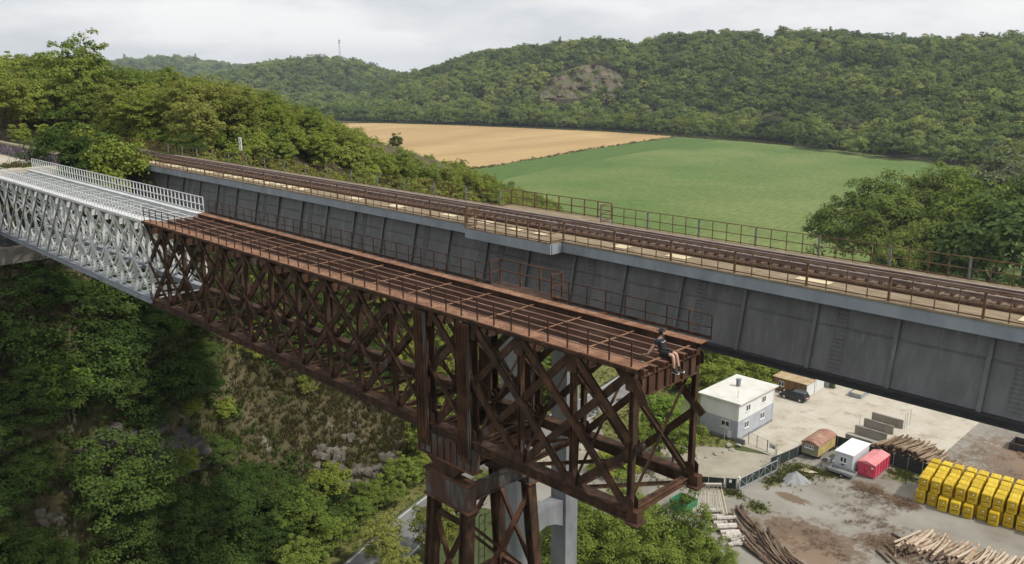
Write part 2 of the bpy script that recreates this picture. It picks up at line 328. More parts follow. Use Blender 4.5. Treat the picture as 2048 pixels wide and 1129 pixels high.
HG = hill_z(*np.meshgrid(np.arange(-500.0, -38.0, 1.0), np.arange(-5.0, 410.0, 1.0)))
def hz1(x, y):
    i, j = y + 5.0, x + 500.0; i0 = min(max(int(i), 0), HG.shape[0] - 2); j0 = min(max(int(j), 0), HG.shape[1] - 2); a = i - i0; b = j - j0
    return float((HG[i0, j0] * (1 - b) + HG[i0, j0 + 1] * b) * (1 - a) + (HG[i0 + 1, j0] * (1 - b) + HG[i0 + 1, j0 + 1] * b) * a)

structure('ground', MB().quad_strip([[(-4200, -1200, -0.05), (1600, -1200, -0.05)], [(-4200, 4200, -0.05), (1600, 4200, -0.05)]], close=False, cap=False), groundm)
xs = np.concatenate([np.linspace(-900, -330, 50, endpoint=False), np.linspace(-330, -130, 80, endpoint=False), np.linspace(-130, -44, 96)])
ys = np.concatenate([np.linspace(-150, 0, 40, endpoint=False), np.linspace(0, 70, 78, endpoint=False), np.linspace(70, 260, 76, endpoint=False), np.linspace(260, 620, 50)])
XX, YY = np.meshgrid(xs, ys); grid_mesh('hillside_terrain', XX, YY, hill_z(XX, YY), slope_m)

# fields and surfaces of the valley floor: sheets one above the other
def sheet(name, poly, z, m): return structure(name, MB().prism(poly, z - 0.02, z), m)
def sheet_uv(name, uv, z, m): return sheet(name, [G(u, v) for u, v in uv], z, m)
m, t, b = base_mat('maize'); lk = t.links.new        # rows of green maize, paler towards the middle of the field
c_ = N(t, 'ShaderNodeTexCoord'); n1 = N(t, 'ShaderNodeTexNoise'); n1.inputs['Scale'].default_value = 0.012; n1.inputs['Detail'].default_value = 5
n2 = N(t, 'ShaderNodeTexNoise'); n2.inputs['Scale'].default_value = 0.8; n2.inputs['Detail'].default_value = 8; n2.inputs['Roughness'].default_value = 0.8
mp_ = N(t, 'ShaderNodeMapping'); mp_.inputs['Rotation'].default_value = (0, 0, R(-35)); mp_.inputs['Scale'].default_value = (1, 0.25, 1)
lk(c_.outputs['Object'], n1.inputs['Vector']); lk(c_.outputs['Object'], mp_.inputs[0]); lk(mp_.outputs[0], n2.inputs['Vector'])
r1 = N(t, 'ShaderNodeValToRGB'); r1.color_ramp.elements[0].position = 0.36; r1.color_ramp.elements[0].color = (0.072, 0.14, 0.018, 1); r1.color_ramp.elements[1].position = 0.62; r1.color_ramp.elements[1].color = (0.158, 0.20, 0.052, 1)
r2 = N(t, 'ShaderNodeMapRange'); r2.inputs['From Min'].default_value = 0.25; r2.inputs['From Max'].default_value = 0.75; r2.inputs['To Min'].default_value = 0.3; r2.inputs['To Max'].default_value = 1.65
mm = N(t, 'ShaderNodeVectorMath', operation='SCALE'); lk(n1.outputs['Fac'], r1.inputs[0]); lk(n2.outputs['Fac'], r2.inputs['Value']); lk(r1.outputs[0], mm.inputs[0]); lk(r2.outputs[0], mm.inputs['Scale'])
lk(mm.outputs[0], b.inputs['Base Color']); b.inputs['Roughness'].default_value = 1.0
bp = N(t, 'ShaderNodeBump'); bp.inputs['Strength'].default_value = 0.7; bp.inputs['Distance'].default_value = 0.5; lk(n2.outputs['Fac'], bp.inputs['Height']); lk(bp.outputs[0], b.inputs['Normal'])
maize = m
maize_d = mat('dark_maize', [(0.058, 0.11, 0.02), (0.076, 0.135, 0.025), (0.095, 0.155, 0.035)], scale=0.5, rough=1.0, bump=0.6, bscale=0.8, stretch=(1, 0.2, 1), detail=8, bdist=0.4)
wp = [(560, 262), (640, 247), (760, 247), (900, 251), (1040, 256.5), (1200, 263.5), (1352, 273.5), (1180, 299), (980, 333), (870, 351), (760, 345), (640, 300)]
sheet_uv('wheat_field', wp, 0.06, wheatm)
gp = [(870, 350), (980, 334), (1180, 300), (1352, 274.5), (1500, 285), (1700, 303), (1850, 321), (1995, 345)]
gpw = [G(u, v) for u, v in gp] + [(-60, 330), (-45, 152), (-125, 152), (-200, 205), (-280, 250), (-380, 282)]
sheet('maize_field', gpw, 0.06, maize)
sp = [(870, 350), (980, 334.6), (1180, 300.6), (1352, 275), (1440, 281), (1260, 309), (1080, 342), (960, 372)]
sheet_uv('maize_field_dark_strip', sp, 0.085, maize_d)
# crop stands: real plants over the nearer half of the maize
# road at the foot of the slope
rc = [(-57.5, 20), (-61.5, 30), (-66.5, 42), (-71.0, 54), (-74.5, 66), (-77.0, 78), (-79.0, 90), (-80.5, 104), (-84, 122), (-93, 146), (-112, 172), (-150, 215)]
def ribbon(pts, off0, off1, z, mb):
    ring = []
    for i, p in enumerate(pts):
        a = Vector(pts[max(0, i - 1)]); c = Vector(pts[min(len(pts) - 1, i + 1)]); d = (c - a).normalized(); n = Vector((d.y, -d.x))
        ring.append(((p[0] + n.x * off0, p[1] + n.y * off0, z), (p[0] + n.x * off1, p[1] + n.y * off1, z)))
    mb.quad_strip(ring, close=False, cap=False); return mb
structure('road', ribbon(rc, -3.0, 3.0, 0.03, MB()), asphalt)
structure('road_edge_line', ribbon(rc, -2.75, -2.6, 0.036, MB()), linep)
structure('road_edge_line', ribbon(rc, 2.6, 2.75, 0.036, MB()), linep)
structure('roadside_grass', ribbon(rc, -9.5, -3.4, 0.02, MB()), grassm)
# yard: gravel, dirt, concrete, entrance lane, lawn
structure('yard_gravel', MB().prism([(-53, 70), (-74, 60), (-78, 95), (-60, 98), (-50, 97), (-48.5, 107), (-10, 110), (12, 104), (14, 60), (-30, 62)], -0.02, 0.008), gravelm)
track_m = mat('lane_gravel', [(0.27, 0.24, 0.18), (0.35, 0.315, 0.245), (0.41, 0.375, 0.3)], scale=0.3, rough=1.0, bump=0.3, bscale=8, detail=8)
sheet('entrance_lane', [(-76.5, 80), (-68, 88), (-62, 93.5), (-56, 97.5), (-50.2, 100.1), (-48.9, 96.5), (-48.9, 89), (-53, 85.8), (-62, 82), (-72, 72)], 0.02, track_m)
sheet('lawn', [(-79, 94), (-70, 88.5), (-62, 94), (-56, 98), (-54.9, 100.5), (-64.5, 100.4), (-77, 112)], 0.024, grassm)
structure('dirt_yard', MB().prism([(-34.2, 108.4), (-34.2, 138), (-10, 140), (14, 132), (12, 105), (-10, 111)], -0.02, 0.010), gravelm)
# concrete paving: slabs laid with open joints
structure('yard_bed', MB().prism([(-56.6, 99.9), (-49.9, 99.9), (-47.8, 108.4), (-34.2, 108.4), (-34.2, 138), (-66, 138), (-66, 112), (-56.6, 112)], -0.02, 0.012), slabm)
pv = thing('concrete_paving', 'pale jointed concrete slabs paving the yard beside the white house', 'paving', (-50, 115, 0)); pv['kind'] = 'structure'
k = 0
for i in range(11):
    for j in range(13):
        x0 = -66 + i * 3.0; y0 = 100.2 + j * 3.0; x1 = min(x0 + 2.985, -34.2); y1 = y0 + 2.985
        if x0 > -34.3: continue
        if y0 < 108.2 and not (x0 > -56.3 and x1 < -49.6 + (y0 - 100) * 0.28): continue
        if 100 < y1 and y0 < 111 and x1 < -56.2: continue
        z1 = 0.03 + random.uniform(0, 0.012)
        MB().box(x0, x1, y0, min(y1, 137.5), 0.0, z1).build('slab', slabm, pv)
# ------------------------------------------------------------------ far hills (real terrain, a few hundred metres deep each)
def hill_band(name, pts, back, mat_, seed, rough=9.0, n_r=26, du=16):
    """pts: (column, crest row incl. trees, foot distance, crest distance)"""
    p = np.array(pts, float); us = np.arange(p[0, 0], p[-1, 0] + 1, du)
    cr_v = np.interp(us, p[:, 0], p[:, 1]); fo = np.interp(us, p[:, 0], p[:, 2]); cd = np.interp(us, p[:, 0], p[:, 3])
    Xs = []; Ys = []; Zs = []
    for u, v, f0, c0 in zip(us, cr_v, fo, cd):
        zc = max(1.0, zat(u, v, c0) - 13.0)
        tt = np.concatenate([np.linspace(0, 1, n_r), 1 + np.linspace(0.1, 1, 7)])
        rr = np.where(tt <= 1, f0 + (c0 - f0) * tt, c0 + (tt - 1) * back)
        dx, dy = along(u, 1.0)
        x = dx * rr; y = dy * rr
        s = np.where(tt <= 1, np.sin(np.clip(tt, 0, 1) * math.pi / 2) ** 1.25, 1 - 0.35 * (tt - 1) ** 1.5)
        z = -0.5 + zc * s + rough * fbm(x, y, 130, seed) * np.clip(tt * 5, 0, 1) * np.where(tt < 1, np.clip((1 - tt) * 4, 0, 1), 0) * 2
        Xs.append(x); Ys.append(y); Zs.append(z)
    X, Y, Z = np.array(Xs), np.array(Ys), np.array(Zs)
    grid_mesh(name, X, Y, Z, mat_)
    return X, Y, Z
hill_list = []
hA = [(520, 236, 1000, 1250), (600, 226, 930, 1230), (700, 196, 850, 1190), (800, 150, 800, 1150), (950, 105, 760, 1110), (1150, 80, 715, 1060), (1210, 78, 700, 1050), (1270, 87, 690, 1040),
      (1340, 63, 675, 1040), (1500, 62, 620, 1030), (1530, 74, 610, 1030), (1560, 57, 600, 1030), (1700, 65, 560, 1010), (1850, 78, 520, 1000), (2048, 68, 490, 980), (2300, 80, 480, 950), (2900, 90, 480, 950)]
hill_list.append(('forest_hill', hill_band('hill', hA, 400, hill_soil, 11), 6.6))
hD = [(1600, 282, 560, 600), (1700, 250, 535, 640), (1780, 225, 515, 670), (1860, 185, 500, 700), (1950, 148, 490, 720), (2048, 128, 485, 740), (2300, 110, 480, 760), (2900, 110, 480, 760)]
hill_list.append(('spur', hill_band('hill_spur', hD, 150, hill_soil, 23, 5.0), 6.2))
hB = [(180, 175, 1250, 1500), (380, 160, 1230, 1500), (450, 146, 1220, 1500), (520, 128, 1210, 1500), (580, 119, 1200, 1500), (650, 116, 1200, 1500), (720, 124, 1200, 1500), (795, 149, 1200, 1500), (900, 190, 1200, 1480), (980, 225, 1200, 1450)]
hill_list.append(('hillB', hill_band('hill', hB, 500, hill_soil, 31, 6.0), 9.0))
hC = [(-600, 128, 1900, 2500), (100, 132, 1900, 2500), (250, 131, 1900, 2500), (310, 122, 1900, 2500), (350, 121, 1900, 2500), (400, 127, 1900, 2500), (470, 139, 1900, 2500), (620, 160, 1900, 2500)]
hill_list.append(('hillC', hill_band('hill', hC, 700, hill_soil, 41, 6.0), 15.0))
# ------------------------------------------------------------------ foliage
def leaf_mat(name, cols, trans=0.28, hue=0.5, inst=False):
    m = bpy.data.materials.new(name); m.use_nodes = True; t = m.node_tree; t.nodes.clear(); lk = t.links.new
    o = N(t, 'ShaderNodeOutputMaterial'); g = N(t, 'ShaderNodeNewGeometry'); oi = N(t, 'ShaderNodeAttribute', attribute_type='INSTANCER', attribute_name='tn') if inst else N(t, 'ShaderNodeObjectInfo')
    a = N(t, 'ShaderNodeMath', operation='MULTIPLY'); a.inputs[1].default_value = 1 - hue
    b_ = N(t, 'ShaderNodeMath', operation='MULTIPLY_ADD'); b_.inputs[1].default_value = hue
    lk(g.outputs['Random Per Island'], a.inputs[0]); lk(oi.outputs['Fac' if inst else 'Random'], b_.inputs[0]); lk(a.outputs[0], b_.inputs[2])
    r = N(t, 'ShaderNodeValToRGB'); el = r.color_ramp.elements
    el[0].position = 0.1; el[0].color = (*cols[0], 1); el[1].position = 0.9; el[1].color = (*cols[-1], 1)
    for i in range(1, len(cols) - 1):
        e = el.new(0.1 + 0.8 * i / (len(cols) - 1)); e.color = (*cols[i], 1)
    lk(b_.outputs[0], r.inputs[0])
    d = N(t, 'ShaderNodeBsdfDiffuse'); tr = N(t, 'ShaderNodeBsdfTranslucent'); mx_ = N(t, 'ShaderNodeMixShader'); mx_.inputs[0].default_value = trans
    lk(r.outputs[0], d.inputs['Color']); lk(r.outputs[0], tr.inputs['Color']); lk(d.outputs[0], mx_.inputs[1]); lk(tr.outputs[0], mx_.inputs[2]); lk(mx_.outputs[0], o.inputs[0])
    MATS[name] = m; return m
bark = mat('bark', [(0.05, 0.038, 0.028), (0.10, 0.08, 0.06), (0.15, 0.125, 0.10)], scale=3, rough=1.0, stretch=(3, 3, 0.6))
def leaves(cent, nrm, size, rng, aspect=0.6):
    """leaf-shaped quads (folded rhombs) at cent facing nrm"""
    n = len(cent); nrm = nrm / (np.linalg.norm(nrm, axis=1, keepdims=True) + 1e-9)
    r = rng.normal(size=(n, 3)); a = np.cross(nrm, r); a /= (np.linalg.norm(a, axis=1, keepdims=True) + 1e-9); b = np.cross(nrm, a)
    s = (size * rng.uniform(0.65, 1.35, n))[:, None]
    v = np.stack([cent - a * s, cent - b * s * aspect - nrm * s * 0.12, cent + a * s, cent + b * s * aspect + nrm * s * 0.12], 1).reshape(-1, 3)
    return v, np.arange(n * 4).reshape(n, 4)
def crown_data(name, seed, m, H=10.0, Rr=4.0, base=0.25, n_cl=60, per=60, leaf=0.22, clump=0.3, flat=0.75, shape='round', up=0.55, jit=0.42, inner=0.45, aspect=0.6):
    rng = np.random.default_rng(seed)
    zc = H * (base + 1) / 2; hz = H * (1 - base) / 2
    d = rng.normal(size=(n_cl, 3)); d /= np.linalg.norm(d, axis=1, keepdims=True)
    d[:, 2] = np.where(d[:, 2] < -0.55, -d[:, 2] * 0.6, d[:, 2])
    rad = rng.uniform(inner, 1.0, n_cl) ** 0.6
    # uneven outline: lobes pushed in and out
    lob = 1 + 0.30 * np.sin(d[:, 0] * 4.1 + seed) * np.cos(d[:, 1] * 3.7 - seed * 2.0) + rng.normal(0, 0.07, n_cl)
    c = d * (rad * lob)[:, None]
    if shape == 'cone': c[:, :2] *= (1.05 - 0.8 * (c[:, 2:3] * 0.5 + 0.5))
    if shape == 'vase': c[:, :2] *= (0.65 + 0.5 * (c[:, 2:3] * 0.5 + 0.5))
    if shape == 'dome': c[:, 2] = np.abs(c[:, 2]) * 2 - 1
    c = c * np.array([Rr, Rr, hz]) + np.array([0, 0, zc])
    if shape == 'dome': c[:, 2] = np.clip(c[:, 2], 0.12 * H, None)
    cr_ = Rr * clump * rng.uniform(0.65, 1.35, n_cl)
    P = []; Q = []
    for i in range(n_cl):
        k = max(6, int(per * rng.uniform(0.6, 1.3)))
        q = rng.normal(size=(k, 3)); q /= np.linalg.norm(q, axis=1, keepdims=True); q[:, 2] = np.where(q[:, 2] < -0.25, -q[:, 2], q[:, 2])
        P.append(c[i] + q * (cr_[i] * rng.uniform(0.55, 1.08, (k, 1))) * np.array([1, 1, flat]))
        out_ = (c[i] - np.array([0, 0, zc])); out_ = out_ / (np.linalg.norm(out_) + 1e-6)
        Q.append(q + out_ * 0.35 + np.array([0, 0, up]) + rng.normal(0, jit, (k, 3)))
    v, f = leaves(np.concatenate(P), np.concatenate(Q), leaf, rng, aspect)
    return np_data(name, v, f, m), c
def trunk_data(name, seed, H, base, cl, r=0.02, lean=0.04):
    rng = random.Random(seed); mb = MB(); rr = H * r
    top = (rng.uniform(-1, 1) * lean * H, rng.uniform(-1, 1) * lean * H, H * 0.78)
    pts = [(top[0] * t * t, top[1] * t * t, H * 0.78 * t - 0.3 * (t == 0)) for t in (0, 0.12, 0.35, 0.6, 0.8, 1)]
    mb.path(pts, [rr * 1.35, rr, rr * 0.85, rr * 0.65, rr * 0.45, rr * 0.2], n=7)
    idx = rng.sample(range(len(cl)), min(11, len(cl)))
    for i in idx:
        c = cl[i]; t = min(0.85, max(0.15, (c[2] / H) * 0.62)); s = (top[0] * t * t, top[1] * t * t, H * 0.78 * t)
        mid = [(s[0] + c[0]) / 2, (s[1] + c[1]) / 2, (s[2] + c[2]) / 2 + 0.04 * H]
        mb.path([s, mid, tuple(c)], [rr * 0.42, rr * 0.28, rr * 0.1], n=5)
    return mb.mesh(name, bark, smooth=True)
lm_light = leaf_mat('leaf_locust', [(0.155, 0.195, 0.037), (0.246, 0.287, 0.051), (0.323, 0.366, 0.076)])
lm_olive = leaf_mat('leaf_olive', [(0.15, 0.174, 0.036), (0.225, 0.246, 0.054), (0.3, 0.306, 0.084)])
lm_mid = leaf_mat('leaf_mid', [(0.105, 0.152, 0.032), (0.171, 0.226, 0.044), (0.237, 0.293, 0.063)])
lm_dark = leaf_mat('leaf_dark', [(0.043, 0.068, 0.022), (0.074, 0.113, 0.032), (0.113, 0.162, 0.046)])
lm_bright = leaf_mat('leaf_bright', [(0.10, 0.165, 0.025), (0.15, 0.23, 0.035), (0.21, 0.29, 0.055)])
lm_shade = leaf_mat('leaf_slope_shaded', [(0.036, 0.063, 0.017), (0.068, 0.108, 0.027), (0.111, 0.158, 0.038)])  # hillside shade put into the leaf colour: greens darkened for the lower-left slope
lm_silver = leaf_mat('leaf_silver', [(0.09, 0.108, 0.054), (0.144, 0.168, 0.084), (0.204, 0.228, 0.132)])
lm_far = leaf_mat('leaf_forest', [(0.064, 0.094, 0.037), (0.142, 0.196, 0.059), (0.224, 0.285, 0.078), (0.333, 0.362, 0.105)], hue=0.78, inst=True)
lm_willow = leaf_mat('leaf_willow', [(0.112, 0.156, 0.037), (0.181, 0.231, 0.053), (0.25, 0.3, 0.075)])
lm_belt = leaf_mat('leaf_belt', [(0.077, 0.121, 0.039), (0.138, 0.198, 0.055), (0.198, 0.264, 0.072), (0.275, 0.33, 0.099)], hue=0.75, inst=True)
PROTO = {}
HIDE = bpy.data.collections.new('prototypes')      # never linked to the scene: mesh data source only
def proto(key, m, H, base, r=0.02, **kw):
    cd_, cl_ = crown_data('crown_' + key, kw.pop('seed'), m, H=H, base=base, **kw)
    PROTO[key] = (cd_, trunk_data('trunk_' + key, len(PROTO) + 5, H, base, cl_, r), H)
for i in range(3): proto('locust%d' % i, lm_light, 10, 0.22, seed=21 + i, Rr=3.9, n_cl=170, per=62, leaf=0.155, clump=0.17, flat=0.75, jit=0.45, inner=0.35)
for i in range(2): proto('olive%d' % i, lm_olive, 10, 0.12, seed=31 + i, Rr=3.8, n_cl=160, per=60, leaf=0.15, clump=0.18, flat=0.8, jit=0.5, shape='vase')
for i in range(3): proto('mid%d' % i, lm_mid, 10, 0.15, seed=41 + i, Rr=4.0, n_cl=160, per=64, leaf=0.155, clump=0.18, flat=0.75)
for i in range(2): proto('dark%d' % i, lm_dark, 10, 0.1, seed=51 + i, Rr=4.2, n_cl=85, per=58, leaf=0.25, clump=0.27, flat=0.75)
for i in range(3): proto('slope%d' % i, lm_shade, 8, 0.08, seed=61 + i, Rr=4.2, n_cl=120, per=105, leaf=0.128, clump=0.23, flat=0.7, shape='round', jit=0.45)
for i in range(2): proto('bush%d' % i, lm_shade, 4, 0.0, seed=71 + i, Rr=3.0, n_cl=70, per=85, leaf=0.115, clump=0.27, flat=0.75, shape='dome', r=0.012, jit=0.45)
for i in range(2): proto('shrub%d' % i, lm_light, 4, 0.0, seed=81 + i, Rr=2.8, n_cl=65, per=80, leaf=0.135, clump=0.26, flat=0.8, shape='dome', r=0.012)
for i in range(2): proto('willow%d' % i, lm_willow, 16, 0.05, seed=91 + i, Rr=8.4, n_cl=300, per=150, leaf=0.2, clump=0.17, flat=0.85, jit=0.45, inner=0.5)
proto('bright0', lm_bright, 8, 0.15, seed=101, Rr=2.8, n_cl=70, per=60, leaf=0.2, clump=0.3, flat=0.8)
proto('broad0', lm_mid, 9, 0.05, seed=103, Rr=5.0, n_cl=170, per=110, leaf=0.15, clump=0.2, flat=0.8, shape='dome', inner=0.6)
proto('silver0', lm_silver, 12, 0.05, seed=105, Rr=5.0, n_cl=120, per=65, leaf=0.24, clump=0.24, flat=0.85)
TREE_N = [0]
def tree(key, x, y, h, label, name='tree', group=None, z=None, wide=1.0, cat='tree'):
    cd_, td_, H = PROTO[key]; s = h / H
    o = bpy.data.objects.new(name, None); COL.objects.link(o)
    o.location = (x, y, (hz1(x, y) if z is None else z) - 0.05 * h * 0.3); o.rotation_euler = (0, 0, random.uniform(0, 6.28)); o.scale = (s * wide, s * wide, s)
    tag(o, label, cat, group)
    c = bpy.data.objects.new('crown', cd_); COL.objects.link(c); c.parent = o
    t = bpy.data.objects.new('trunk', td_); COL.objects.link(t); t.parent = o
    TREE_N[0] += 1
    return o
# geometry-node scatter for masses nobody could count
def scatter(name, pts, scl, protos, label=None, rotz=None, pick=None):
    me = bpy.data.meshes.new(name); me.vertices.add(len(pts)); me.vertices.foreach_set('co', np.ascontiguousarray(pts, dtype=np.float32).ravel())
    a = me.attributes.new('sc', 'FLOAT', 'POINT'); a.data.foreach_set('value', np.asarray(scl, np.float32))
    a = me.attributes.new('rz', 'FLOAT', 'POINT'); a.data.foreach_set('value', RNG.uniform(0, 6.28, len(pts)).astype(np.float32) if rotz is None else np.asarray(rotz, np.float32))
    P_ = np.asarray(pts); tn = np.clip(0.5 + 0.9 * fbm(P_[:, 0], P_[:, 1] + P_[:, 2] * 2, 60, 9) + RNG.normal(0, 0.2, len(P_)), 0, 1)
    a = me.attributes.new('tn', 'FLOAT', 'POINT'); a.data.foreach_set('value', tn.astype(np.float32))
    a = me.attributes.new('pk', 'INT', 'POINT'); a.data.foreach_set('value', (RNG.integers(0, len(protos), len(pts)) if pick is None else np.asarray(pick)).astype(np.int32))
    ob = link(name, me, None, kind='stuff')
    if label: ob['label'] = label
    col = bpy.data.collections.new(name + '_src')
    for i, d in enumerate(protos):
        po = bpy.data.objects.new('%03d_%s' % (i, name), d); col.objects.link(po)
    g = bpy.data.node_groups.new(name, 'GeometryNodeTree'); lk = g.links.new
    g.interface.new_socket('Geometry', in_out='INPUT', socket_type='NodeSocketGeometry'); g.interface.new_socket('Geometry', in_out='OUTPUT', socket_type='NodeSocketGeometry')
    gi = N(g, 'NodeGroupInput'); go = N(g, 'NodeGroupOutput'); ci = N(g, 'GeometryNodeCollectionInfo'); ci.inputs[0].default_value = col; ci.inputs[1].default_value = True; ci.inputs[2].default_value = True
    ip = N(g, 'GeometryNodeInstanceOnPoints'); mp2 = N(g, 'GeometryNodeMeshToPoints')
    def na(nm, ty):
        q = N(g, 'GeometryNodeInputNamedAttribute', data_type=ty); q.inputs[0].default_value = nm; return q.outputs[0]
    cx = N(g, 'ShaderNodeCombineXYZ'); lk(na('rz', 'FLOAT'), cx.inputs[2])
    lk(gi.outputs[0], mp2.inputs[0]); lk(mp2.outputs[0], ip.inputs['Points']); lk(ci.outputs[0], ip.inputs['Instance']); ip.inputs['Pick Instance'].default_value = True
    lk(na('pk', 'INT'), ip.inputs['Instance Index']); lk(cx.outputs[0], ip.inputs['Rotation']); lk(na('sc', 'FLOAT'), ip.inputs['Scale']); lk(ip.outputs[0], go.inputs[0])
    md = ob.modifiers.new('scatter', 'NODES'); md.node_group = g
    return ob
# low-cost crowns for the far forest
far = []
for i in range(4): far.append(crown_data('far_crown%d' % i, 201 + i, lm_far, H=9.5, Rr=4.0, base=0.02, n_cl=26, per=44, leaf=0.33, clump=0.36, flat=0.8, aspect=0.9)[0])
far.append(crown_data('far_crown4', 211, lm_far, H=12, Rr=2.8, base=0.05, n_cl=30, per=34, leaf=0.34, clump=0.36, flat=0.8, shape='cone', aspect=0.9)[0])
belt = [crown_data('belt_crown%d' % i, 221 + i, lm_belt, H=9.5, Rr=4.0, base=0.02, n_cl=30, per=44, leaf=0.3, clump=0.33, flat=0.85, aspect=0.8)[0] for i in range(4)]
CLIFF = [(1085, 190), (1095, 165), (1120, 143), (1160, 130), (1200, 130), (1240, 145), (1262, 170), (1258, 192), (1180, 200)]
def inpoly(u, v, poly):
    c = False; j = len(poly) - 1
    for i in range(len(poly)):
        (xi, yi), (xj, yj) = poly[i], poly[j]
        if (yi > v) != (yj > v) and u < (xj - xi) * (v - yi) / (yj - yi) + xi: c = not c
        j = i
    return c
def forest(name, XYZ, step, label, cliff=None):
    X, Y, Z = XYZ; r, c = X.shape; P = []; S = []
    for i in range(r - 1):
        for j in range(c - 1):
            p00 = np.array([X[i, j], Y[i, j], Z[i, j]]); p10 = np.array([X[i + 1, j], Y[i + 1, j], Z[i + 1, j]]); p01 = np.array([X[i, j + 1], Y[i, j + 1], Z[i, j + 1]])
            p11 = np.array([X[i + 1, j + 1], Y[i + 1, j + 1], Z[i + 1, j + 1]])
            if j > 27: continue
            area = np.linalg.norm(np.cross(p10 - p00, p01 - p00)); k = RNG.poisson(area / step ** 2)
            for _ in range(k):
                a, b2 = RNG.random(2); p = (p00 * (1 - a) + p10 * a) * (1 - b2) + (p01 * (1 - a) + p11 * a) * b2
                if cliff is not None:
                    q = px(p + np.array([0, 0, 2.0]))
                    if inpoly(q[0], q[1], cliff) and RNG.random() < 0.97: continue
                P.append(p); S.append(float(np.clip(RNG.lognormal(0.0, 0.28), 0.55, 1.8)))
    P = np.array(P); S = np.array(S) * step / 7.8
    pk = np.where(RNG.random(len(P)) < 0.03, 4, RNG.integers(0, 4, len(P)))
    return scatter(name, P, S, far, label, pick=pk)
forest('hill_forest', hill_list[0][1], 7.6, 'dense green forest covering the long hill behind the fields', CLIFF)
forest('spur_forest', hill_list[1][1], 7.2, 'brighter green forest covering the nearer spur on the right')
forest('ridge_forest', hill_list[2][1], 9.0, 'forest covering the round hill that carries the mast')
forest('distant_forest', hill_list[3][1], 15.0, 'bluish forest on the farthest ridge at left')
# quarry cliff on the hill: ledges of brown rock between the trees
cliffm = mat('cliff_rock', [(0.06, 0.045, 0.037), (0.13, 0.096, 0.072), (0.21, 0.16, 0.118)], scale=0.09, rough=1.0, bump=0.8, bscale=0.5, stretch=(1, 1, 0.35), detail=9, bdist=1.0)
overlay(cliffm, (0.09, 0.11, 0.04), 0.13, 0.46, 0.56, (1, 1, 1.6), 0.85)
def cliff():
    Xs = []; Ys = []; Zs = []
    A, Bx, C = hill_list[0][1]
    for u in np.linspace(1080, 1266, 60):
        prof_v = np.interp(u, [1080, 1100, 1130, 1165, 1200, 1240, 1266], [186, 160, 142, 131, 131, 148, 186])
        row = []
        for k, v in enumerate(np.linspace(198, prof_v, 26)):
            dist = 772 + (198 - v) * 1.15 + 34 * float(fbm(np.array([u * 1.0]), np.array([v * 1.3]), 22, 77)) * (1 if k else 0)
            x, y = along(u, dist); row.append((x, y, zat(u, v, dist)))
        x, y = along(u, row[-1][0] and math.hypot(row[-1][0], row[-1][1]) + 60); row.append((x, y, row[-1][2] - 22))
        x, y = along(u, 772); row.insert(0, (x, y, row[0][2] - 30))
        Xs.append([p[0] for p in row]); Ys.append([p[1] for p in row]); Zs.append([p[2] for p in row])
    o = grid_mesh('rock_cliff', np.array(Xs), np.array(Ys), np.array(Zs), cliffm, None, False)
    tag(o, 'bare brown rock cliff in the forest of the far hill', 'cliff')

cliff()
PC = []
for _ in range(1500):
    u = random.uniform(1085, 1262); v = random.uniform(132, 196)
    top = np.interp(u, [1080, 1100, 1130, 1165, 1200, 1240, 1266], [186, 160, 142, 131, 131, 148, 186])
    if v < top or fbm(np.array([u]), np.array([v]), 26, 5)[0] < 0.02: continue
    d_ = 772 + (198 - v) * 1.15 + 34 * float(fbm(np.array([u * 1.0]), np.array([v * 1.3]), 22, 77)); x, y = along(u, d_); PC.append((x, y, zat(u, v, d_) - 1.2))
PC = PC[:75]
scatter('cliff_scrub', np.array(PC), RNG.uniform(0.22, 0.5, len(PC)), far[:4], 'scrub clinging to the rock cliff')
# ------------------------------------------------------------------ old viaduct: two truss spans on a steel tower
ZD = 42.3; YN, YF = 21.55, 25.25; ZT, ZB = 42.1, 36.88; PAN = 2.64; XE = -16.0; ZS = ZD - 0.18; XW = XE - 15 * PAN      # -54.67
def post_mesh(name, h, w, m): return MB().box(-w / 2, w / 2, -w / 2, w / 2, 0, h).mesh(name, m)
def railing(parent, x0, x1, y, z, h, step, w, m, rails=(1.0, 0.5), rr=0.025, name='railing', knob=0, thick_every=0, thick_w=0.1, toe=False, thick_m=None):
    mb = MB()
    for q in rails: mb.beam((x0, y, z + h * q - rr), (x1, y, z + h * q - rr), rr * 2, rr * 2)
    if toe: mb.beam((x0, y + 0.03, z + 0.07), (x1, y + 0.03, z + 0.07), 0.03, 0.12)
    ro = mb.build(name, m, parent); pm = post_mesh('post', h - 0.06, w, m); km = post_mesh('post', h + 0.0, thick_w, thick_m or m)
    n = max(1, round(abs(x1 - x0) / step))
    for i in range(n + 1):
        x = x0 + (x1 - x0) * i / n; thick = thick_every and i % thick_every == 0
        link('post', km if thick else pm, ro, (x, y, z))
        if knob and i % knob == 0:
            MB().box(x - 0.12, x + 0.12, y - 0.25, y + 0.07, z - 0.06, z + 0.05).build('bracket', m, ro)
    return ro
def gusset(mb, x, y, z, sx, sz):
    mb.quad_strip([[(x - sx, yy, z - sz * 0.8), (x - sx * 0.8, yy, z - sz), (x + sx * 0.8, yy, z - sz), (x + sx, yy, z - sz * 0.8), (x + sx, yy, z + sz * 0.5), (x + sx * 0.5, yy, z + sz), (x - sx * 0.5, yy, z + sz), (x - sx, yy, z + sz * 0.5)] for yy in (y - 0.012, y + 0.012)])
